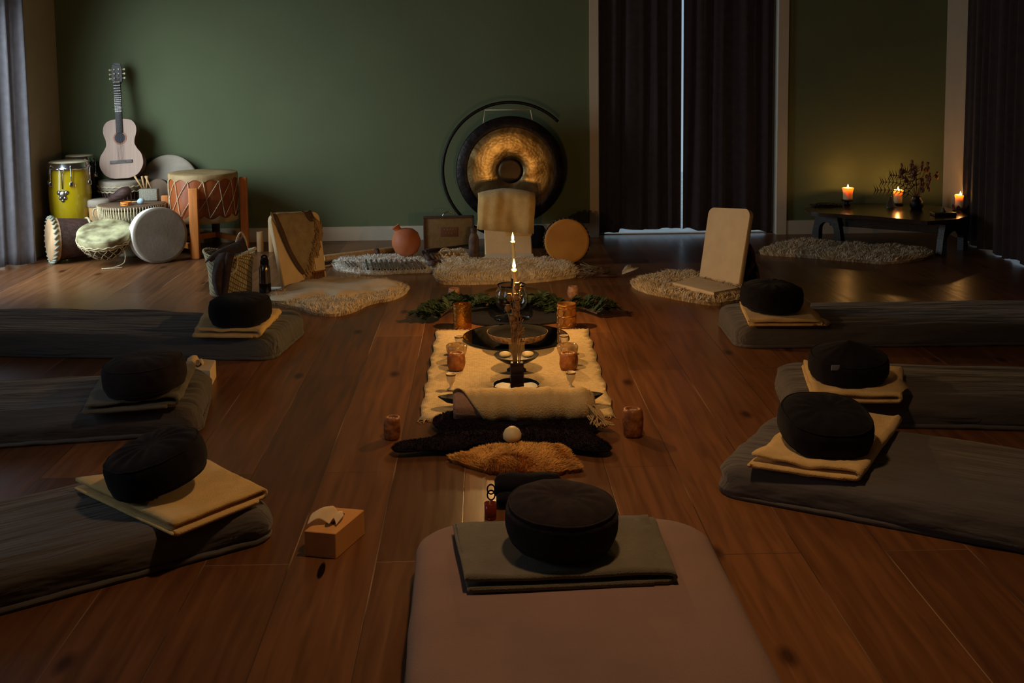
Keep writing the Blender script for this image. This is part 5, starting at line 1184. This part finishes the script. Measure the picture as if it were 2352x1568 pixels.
# salt crystals at the far end, greenery
salt(1043, 690, .036, .075, M_SALTP, 'pale pink salt candle holder at the far left of the greenery', 1)
salt(1318, 688, .036, .080, M_SALTP, 'pale pink salt candle holder at the far right of the greenery', 2)
gr_ = thing('leafy_garland', 'garland of dark green feathery branches curving behind the glass bowl', 'garland', P(1185, 712, .0)); random.seed(31)
path_ = [P(a, b, .03) for a, b in ((1008, 728), (1030, 712), (1060, 698), (1100, 702), (1140, 705), (1185, 700), (1235, 703), (1280, 702), (1330, 706), (1372, 720))]
gp_ = catmull(path_, 5, False); bm = B(); tube(bm, gp_, .006, 6); obj('stem', bm, M_WOODD, gr_, None, True, gr_.location)
for k in range(64):
    i = int(k/63*(len(gp_)-2)); o_ = gp_[i]; a = random.uniform(0, 2*PI); L2 = random.uniform(.10, .18)
    if k < 9: a = R_(190)+random.uniform(-.6, .6)
    if k > 53: a = random.uniform(-.5, .4)
    dr = Vector((math.cos(a), math.sin(a)*.8, 0)); e_ = o_+dr*L2+Vector((0, 0, random.uniform(-.01, .05)))
    if e_.z < .01: e_.z = .01
    if math.hypot(e_.x-gb.location.x, e_.y-gb.location.y) < .13: continue
    mid = (o_+e_)/2+Vector((0, 0, random.uniform(.01, .04))); sp = catmull([o_, mid, e_], 7, False); bm = B(); tube(bm, sp, .0018, 4)
    for j in range(1, len(sp)):
        for s in (-1, 1):
            for e2 in range(2):
                d_ = (sp[j]-sp[j-1]).normalized(); n_ = d_.cross(Vector((0, 0, 1))).normalized()*s; l = .052*(1-.5*j/len(sp)); q0 = sp[j]-d_*.006*e2
                tipv = q0+n_*l*random.uniform(.8, 1.1)+d_*l*.5+Vector((0, 0, random.uniform(-.008, .018))); tipv.z = max(.004, tipv.z); m1 = (q0+tipv)/2
                pv = [bm.verts.new(x) for x in (q0, m1+d_*.009+Vector((0, 0, .003)), tipv, m1-d_*.009)]; bm.faces.new(pv)
    obj('branch', bm, M_LEAF, gr_, None, False, gr_.location)
# lanterns
p_ = P(1062, 757, 0); t = thing('brass_lantern', 'hammered gold cylinder lantern, left of the glass bowl', 'lantern', (p_.x, p_.y+.05, .001))
bm = B(); lathe(bm, [(0, 0), (.052, 0), (.053, .004), (.053, .138), (.0505, .138), (.0505, .006), (0, .006)], 48); obj('metal_cylinder', bm, M_BRASS, t, None, 'auto')
bm = B(); lathe(bm, [(0, .007), (.03, .007), (.03, .028), (0, .028)], 24); obj('tealight', bm, M_PORC, t)
p_ = P(1303, 757, 0); t = thing('patterned_lantern', 'glass lantern with a gold scroll pattern, right of the glass bowl', 'lantern', (p_.x, p_.y+.05, .001))
bm = B(); lathe(bm, [(0, 0), (.052, 0), (.053, .004), (.053, .140), (.0505, .140), (.0505, .006), (0, .006)], 48); obj('glass_cylinder', bm, mat('amber_glass', (230, 180, 110), .1, trans=.8, var=.05), t, None, 'auto')
bm = B()
for k in range(8):
    a = 2*PI*k/8
    for zc_ in (.045, .095):
        tube(bm, [(.0545*math.cos(a+.36*math.cos(u)), .0545*math.sin(a+.36*math.cos(u)), zc_+.024*math.sin(u)) for u in [2*PI*i/20 for i in range(20)]], .0016, 5, True)
for z_ in (.012, .07, .132): tube(bm, circ((0, 0, z_), .0545, 48), .002, 5, True)
obj('gold_pattern', bm, M_BRASS, t)
bm = B(); lathe(bm, [(0, .007), (.03, .007), (.03, .06), (0, .06)], 24); obj('candle', bm, M_WAX, t)
# carved black bowl on the mirror
p_ = P(1190, 800, MZ); t = thing('carved_bowl', 'wide black bowl with a carved pale band, standing on the mirror', 'bowl', (p_.x, p_.y+.10, MZ))
bm = B(); lathe(bm, [(0, .006), (.05, .004), (.10, .018), (.14, .042), (.158, .07), (.154, .071), (.135, .048), (.09, .024), (0, .014)], 64); obj('bowl_body', bm, mat('black_lacquer', (9, 7, 8), .7, var=.1, spec=.1), t)
bm = B(); lathe(bm, [(.127, .031), (.143, .041), (.1605, .069), (.1625, .067), (.146, .038), (.129, .028)], 64, rad=lambda a, z, r: 1+.004*math.sin(36*a)); o = obj('carved_band', bm, mat('pale_carving', (176, 142, 104), .7, c2=(96, 70, 52), vscale=60), t); o['label'] = 'pale carved band'
bm = B()
for k in range(3): a = k*2*PI/3+.5; lathe(bm, [(0, -.0), (.014, .0), (.010, .014), (0, .014)], 12, Matrix.Translation((.05*math.cos(a), .05*math.sin(a), 0)))
obj('feet', bm, M_BLKMET, t)
# candlesticks
def taper_stick(base, label, hs, hc, power, lean=0, r=.0105, br=.109):
    t = thing('candlestick', label, 'candlestick', base)
    bm = B(); lathe(bm, [(0, 0), (br*.9, 0), (br*.955, .004), (br, .018), (br*.975, .018), (br*.9, .008), (br*.3, .006), (0, .006)], 48); obj('drip_tray', bm, M_BLKMET, t, None, 'auto')
    bm = B(); lathe(bm, [(.02, .006), (.008, .014), (.0055, .03), (.0055, hs-.06), (.009, hs-.05), (.0135, hs-.035), (.0135, hs), (.011, hs), (.0105, hs-.03), (0, hs-.03)], 20); obj('stem', bm, M_BLKMET, t)
    t2 = thing('taper_candle', label.replace('black iron candlestick', 'lit cream taper candle'), 'candle', (base[0], base[1], base[2]+hs-.029))
    bm = B(); n = 12; pts = [(lean*(i/n)+.002*math.sin(i*.9), 0, hc*i/n) for i in range(n+1)]; tube(bm, pts, r, 16, False, r*.85); obj('wax', bm, M_WAX, t2, None, 'auto')
    tx = pts[-1][0]; bm = B(); lathe(bm, [(r*.86, 0), (r*1.08, .004), (r*1.05, .010), (r*.7, .010), (0, .007)], 16, Matrix.Translation((tx, 0, hc-.004))); obj('melted_rim', bm, M_WAX, t2)
    bm = B(); tube(bm, [(tx, 0, hc), (tx+.001, 0, hc+.014)], .0012, 5); obj('wick', bm, M_BLACK, t2)
    bm = B(); flame_mesh(bm, .050, .0075); bmesh.ops.translate(bm, verts=bm.verts, vec=(tx, 0, hc+.006)); obj('flame', bm, M_FLAME, t2)
    point('candle_light', (base[0]+tx, base[1], base[2]+hs-.029+hc+.034), power, CANDLE, .007)
fb_ = P(1186, 890, RZ); taper_stick((fb_.x, fb_.y, RZ), 'black iron candlestick nearest the roll, behind the twigs', .415, .165, 12, lean=-.003)
ry_ = mc_.y+.165; rb_ = PY(1180, 700, ry_); taper_stick((rb_.x, ry_, MZ), 'black iron candlestick farther back by the glass bowl', .285, .235, 19, r=.010, br=.045)
# square vase with twigs on the front tray
vx, vy = fb_.x+.002, fb_.y-.052; t = thing('square_vase', 'tall square glass vase with dark lower half holding dried twigs', 'vase', (vx, vy, RZ+.009))
bm = B(); W2, H2 = .035, .225
o4 = [(-W2, -W2*.7), (W2, -W2*.7), (W2, W2*.7), (-W2, W2*.7)]
for c_, s2 in (((-W2, 0, H2/2), (.003, W2*1.4, H2)), ((W2, 0, H2/2), (.003, W2*1.4, H2)), ((0, -W2*.7, H2/2), (W2*2, .003, H2)), ((0, W2*.7, H2/2), (W2*2, .003, H2)), ((0, 0, .004), (W2*2, W2*1.4, .008))): box(bm, c_, s2)
obj('glass_body', bm, M_PANE, t, None, False)
bm = B(); box(bm, (0, 0, .068), (W2*2-.009, W2*1.4-.009, .115), .003); o = obj('dark_filling', bm, mat('dark_plum_filling', (52, 32, 36), .35, var=.2, vscale=20), t); o['label'] = 'dark plum lower part'
tw = thing('dried_twigs', 'bundle of dried stems and poppy heads standing in the square vase', 'twigs', (vx, vy, RZ+.18)); random.seed(12)
for k in range(26):
    x0_, y0_ = random.uniform(-.022, .022), random.uniform(-.014, .014); zb = random.uniform(-.05, -.045); x1_ = x0_*.9+random.uniform(-.03, .035); hh = random.uniform(.10, .25) if k > 3 else .27+.02*k
    bm = B(); tube(bm, catmull([(x0_*.8, y0_*.8, zb), (x0_*1.1, y0_, hh*.5), (x1_, y0_*1.5, hh)], 5, False), .0016, 5)
    if k % 4 == 1: 
        lathe(bm, [(0, -.004), (.008, .0), (.0135, .012), (.012, .024), (.006, .030), (.011, .033), (.009, .036), (0, .035)], 14, Matrix.Translation((x1_, y0_*1.5, hh)))
    elif k % 4 == 2:
        for j in range(6): lathe(bm, [(0, -.006), (.003, 0), (0, .008)], 6, Matrix.Translation((x1_+.004*math.sin(j*2), y0_*1.5, hh-.012*j)) @ Matrix.Rotation(.7*(-1)**j, 4, 'Y'))
    obj('stem', bm, M_TWIG, tw)
# poppy heads seen beside the vase rim
for (px, py) in ((1166, 700), (1193, 757), (1176, 722)):
    a = PY(px, py+10, vy); bm = B(); lathe(bm, [(0, -.014), (.010, -.008), (.015, .002), (.013, .012), (.006, .018), (.011, .021), (0, .022)], 14, Matrix.Translation(a-tw.location)); tube(bm, [(0, 0, 0), (a-tw.location)-Vector((0, 0, .012))], .0016, 5); obj('poppy_head', bm, M_TWIG, tw)
# goblets
gob = []
def goblet(px, py, label, h=.076):
    p_ = P(px, py, RZ); t = thing('small_goblet', label, 'goblet', (p_.x, p_.y+.017, RZ), group='small porcelain goblets on the runner')
    bm = B(); lathe(bm, [(0, 0), (.018, 0), (.019, .003), (.008, .010), (.0055, .020), (.008, .027), (.017, .040), (.0215, .060), (.022, h), (.0195, h), (.019, .060), (.014, .042), (0, .034)], 32); obj('cup', bm, M_PORC, t)
    bm = B(); lathe(bm, [(.0222, h-.009), (.0228, h-.008), (.0228, h-.002), (.0222, h-.001)], 32); obj('gold_rim', bm, M_GOLD, t)
    bm = B(); tube(bm, circ((0, 0, .002), .0185, 28), .0014, 5, True); obj('gold_foot_line', bm, M_GOLD, t)
goblet(1036, 897, 'gold rimmed porcelain goblet at the near left of the runner'); goblet(1312, 893, 'gold rimmed porcelain goblet at the near right of the runner')
goblet(1054, 806, 'gold rimmed porcelain goblet behind the left glass votive'); goblet(1297, 804, 'gold rimmed porcelain goblet behind the right glass votive')
def votive(px, py, label):
    p_ = P(px, py, RZ); t = thing('glass_votive', label, 'votive', (p_.x, p_.y+.04, RZ)); bm = B()
    lathe(bm, [(0, 0), (.030, 0), (.040, .012), (.050, .040), (.052, .062), (.044, .070), (.034, .066), (.030, .03), (0, .026)], 48, rad=lambda a, z, r: 1+.10*abs(math.sin(3*a)) if z > .005 else 1); obj('glass_flower', bm, mat('honey_glass', (246, 214, 160), .12, trans=.75, var=.05), t)
    bm = B(); lathe(bm, [(0, .031), (.022, .031), (.022, .05), (0, .048)], 24); obj('tealight', bm, M_WAX, t)
votive(1049, 826, 'honey coloured glass votive behind the left orange salt holder'); votive(1305, 826, 'honey coloured glass votive behind the right orange salt holder')
salt(1048, 853, .045, .082, M_SALT, 'orange salt candle holder on the left of the runner', 4, RZ); salt(1307, 853, .044, .082, M_SALT, 'orange salt candle holder on the right of the runner', 5, RZ)
salt(900, 1014, .034, .092, M_SALT, 'reddish salt candle holder on bare floor left of the black hide', 6); salt(1457, 1009, .042, .115, M_SALT, 'larger reddish salt candle holder on bare floor right of the black hide', 7)
# black footed bowl with stones
p_ = P(1187, 856, RZ); bw = thing('footed_bowl', 'black footed iron bowl holding two pale stones', 'bowl', (p_.x, p_.y+.05, RZ))
bm = B(); lathe(bm, [(0, 0), (.046, 0), (.048, .004), (.022, .020), (.020, .028), (.06, .042), (.10, .066), (.110, .078), (.106, .079), (.09, .068), (.05, .050), (0, .046)], 48); obj('bowl_body', bm, M_BLKMET, bw, None, 'auto')
for s, lb in ((-1, 'pale stone in the left of the black footed bowl'), (1, 'pale stone in the right of the black footed bowl')):
    bm = B(); bmesh.ops.create_icosphere(bm, subdivisions=3, radius=1, matrix=Matrix.Diagonal((.030, .022, .017, 1)))
    for v in bm.verts: v.co *= 1+.12*nz(v.co.x*40+s, v.co.y*40, v.co.z*40)
    o = obj('pale_stone', bm, M_STONE, None, (bw.location.x+s*.055, bw.location.y-.02, RZ+.083)); tag(o, lb, 'stone')

# roll of blankets at the altar foot, black boat bowl behind
a_, b_ = P(1042, 993, .0), P(1364, 989, .0); a_.y += .07; b_.y += .07; a_.z = b_.z = .090; ax_ = (b_-a_).normalized()
t = thing('blanket_roll', 'pinkish blanket roll lying across the near end of the runner', 'blanket', (a_+b_)/2)
bm = B(); lathe(bm, [(0, 0), (.05, .0), (.056, .012), (.060, .05), (.063, .30), (.060, (b_-a_).length-.05), (.060, (b_-a_).length-.008), (0, (b_-a_).length)], 40, Matrix.Translation(a_) @ orient(ax_), rad=lambda a, z, r: (1+.03*nz(a*2, z*9, 2)+.018*math.sin(11*a+z*8)))
obj('rolled_cloth', bm, mat('dusty_pink_cloth', (176, 134, 106), .95, bump=.4, bscale=120, var=.1, vscale=12), t, None, True, t.location)
cv = thing('cream_wrap', 'cream cloth with tasselled end draped over the blanket roll', 'cloth', (a_+b_)/2+Vector((0, 0, .07)))
bm = B(); NU, NV = 60, 18; gg = []
Lr = (b_-a_).length
for j in range(NV+1):
    v = j/NV; row = []
    for i in range(NU+1):
        u = i/NU; s = Lr*(.0+1.02*u)-.005
        # front hem rises towards the left end
        hem = -.15+2.05*min(1, (u/.30))**1.3 if u < .30 else 1.9
        ang0, ang1 = R_(-40), R_(-40)+R_(275)*(.30+.70*min(1, (u/.26)**.9))
        th = ang0+(ang1-ang0)*v; R1 = .068+.004*math.sin(u*30)*(v-.3)+.007*nz(u*9, v*3, 4)+.005*nz(u*26, v*2, 9)
        if u > .94: R1 *= 1-.35*((u-.94)/.06)
        bp_ = a_+ax_*s; row.append(bm.verts.new((bp_.x, bp_.y+R1*math.cos(th)*1.06, max(.030, bp_.z+R1*math.sin(th)))))
    gg.append(row)
for j in range(NV):
    for i in range(NU): bm.faces.new((gg[j][i], gg[j][i+1], gg[j+1][i+1], gg[j+1][i]))
bm.normal_update(); bmesh.ops.solidify(bm, geom=bm.faces, thickness=.004); obj('wrap_cloth', bm, mat('cream_wrap_cloth', (216, 184, 126), .95, bump=.5, bscale=160, var=.08, vscale=18), cv, None, True, cv.location)
bm = B(); random.seed(5)
for k in range(34):
    e_ = b_+Vector((random.uniform(-.03, .015), -.05-random.uniform(0, .03), random.uniform(-.04, .02))); 
    tube(bm, catmull([e_, e_+Vector((.025, -.02, -.03)), Vector((e_.x+random.uniform(.0, .07), e_.y-random.uniform(.0, .05), .033))], 4, False), .0035, 5)
obj('tassels', bm, MC['cream_wrap_cloth'], cv, None, True, cv.location)
p_ = P(1197, 938, RZ); t = tag(obj('boat_tray', (lambda b: (lathe(b, [(0, .0), (.6, .0), (.9, .02), (1, .045), (.97, .046), (.85, .02), (0, .006)], 48), bmesh.ops.scale(b, verts=b.verts, vec=(.365, .075, 1)), b)[2])(B()), M_BLKMET, None, (p_.x, p_.y+.05, RZ)), 'long narrow black tray, its tips showing at both ends of the roll', 'tray')
p_ = P(1177, 1016, .045); bm = B(); lathe(bm, [(0, 0), (.025, .001), (.036, .012), (.037, .028), (.028, .046), (.014, .056), (0, .058)], 28, rad=lambda a, z, r: 1+.03*math.sin(2*a)); tag(obj('round_stone', bm, M_STONE, None, (p_.x, p_.y+.035, .040)), 'smooth cream stone sitting on the black hide', 'stone')
# black rolled bags with looped cords
def rollbag(pa, pb, r, z, label, loops=True):
    a, b = P(*pa, z), P(*pb, z); c_ = (a+b)/2; t = thing('rolled_pouch', label, 'pouch', c_); d_ = b-a; L_ = d_.length
    bm = B(); lathe(bm, [(0, 0), (r*.6, .0), (r*.9, .012), (r, L_*.25), (r*.9, L_*.5), (r*1.0, L_*.75), (r*.85, L_-.012), (r*.55, L_), (0, L_)], 30, Matrix.Translation(a) @ orient(d_), rad=lambda q_, z_, rr: 1+.06*math.sin(5*q_+z_*22)+.04*nz(q_*3, z_*30, 1)); obj('pouch_body', bm, M_BLACK, t, None, True, c_)
    if loops:
        for (e_, s) in ((a, -1), (a+Vector((0, -.015, -.015)), -1), (b, 1)):
            bm = B(); k = Vector((s*.014, -.01, -.004)); tube(bm, circ(e_+k, .017, 24, 'y', rx=.013), .0028, 6, True); obj('cord_loop', bm, M_BLACK, t, None, True, c_)
    return t
rollbag((1137, 1118), (1288, 1112), .046, .05, 'black rolled pouch with looped cords at the edge of the honey sheepskin')
rollbag((1140, 1148), (1230, 1146), .026, .028, 'thinner black rolled pouch lying in front of the looped one', False)
p_ = P(1127, 1196, 0); t = thing('amber_tumbler', 'tiny reddish glass on the floor behind the foreground mattress', 'glass', (p_.x+.0, p_.y+.02, 0)); bm = B(); lathe(bm, [(0, 0), (.017, 0), (.020, .004), (.021, .055), (.019, .055), (.018, .008), (0, .006)], 24); obj('glass_body', bm, mat('red_amber_glass', (170, 70, 40), .15, trans=.6, var=.1), t)

# tissue boxes
def tissue_box(c, hgt, label, m_, seed):
    """c: bottom corners px: left, front, right"""
    l, f, r = [P(a, b, 0) for a, b in c]; bk_ = l+(r-f); cn = (l+r)/2; t = thing('tissue_box', label, 'tissue box', cn)
    bm = B(); lo = [bm.verts.new(x) for x in (l, f, r, bk_)]; hi = [bm.verts.new(x+Vector((0, 0, hgt))) for x in (l, f, r, bk_)]
    for i in range(4): bm.faces.new((lo[i], lo[(i+1) % 4], hi[(i+1) % 4], hi[i]))
    bm.faces.new(lo[::-1]); bm.faces.new(hi); bmesh.ops.bevel(bm, geom=bm.edges[:], offset=.002, segments=1, affect='EDGES'); obj('box_body', bm, m_, t, None, False, cn)
    u, v = (f-l), (r-f); tc2 = cn+Vector((0, 0, hgt)); ud, vd = u.normalized(), v.normalized()
    rows = [[tc2-vd*.035+ud*(.0), tc2-vd*.0+ud*.004, tc2+vd*.035+ud*0], [tc2-vd*.05-ud*.03+Vector((0, 0, .022)), tc2-vd*.01-ud*.03+Vector((0, 0, .040)), tc2+vd*.03-ud*.02+Vector((0, 0, .034))], [tc2-vd*.075-ud*.055+Vector((0, 0, .010)), tc2-vd*.03-ud*.06+Vector((0, 0, .030)), tc2+vd*.02-ud*.05+Vector((0, 0, .020))]]
    obj('tissue', cloth_strip(rows, .0015), M_TISSUE, t, None, True, cn)
    rows = [[tc2-vd*.035-ud*.001, tc2+ud*.003, tc2+vd*.035-ud*.001], [tc2-vd*.03+ud*.012+Vector((0, 0, .018)), tc2+ud*.01+Vector((0, 0, .026)), tc2+vd*.03+ud*.01+Vector((0, 0, .018))], [tc2-vd*.05+ud*.03+Vector((0, 0, .006)), tc2-vd*.01+ud*.028+Vector((0, 0, .012)), tc2+vd*.02+ud*.02+Vector((0, 0, .008))]]
    obj('tissue', cloth_strip(rows, .0015), M_TISSUE, t, None, True, cn)
    bm = B(); prism(bm, [cn+(vd*.06*math.cos(a)+ud*.016*math.sin(a)) for a in [2*PI*i/24 for i in range(24)]], .0008); bmesh.ops.translate(bm, verts=bm.verts, vec=(0, 0, hgt)); obj('slot_opening', bm, M_WOODD, t, None, False, cn)
tissue_box(((700, 1277), (772, 1284), (838, 1226)), .082, 'brown tissue box on the bare floor left of the foreground mattress', M_CARD, 1)
tissue_box(((420, 885), (484, 892), (497, 866)), .085, 'pale tissue box behind the middle left mattress', M_TISSUE, 2)
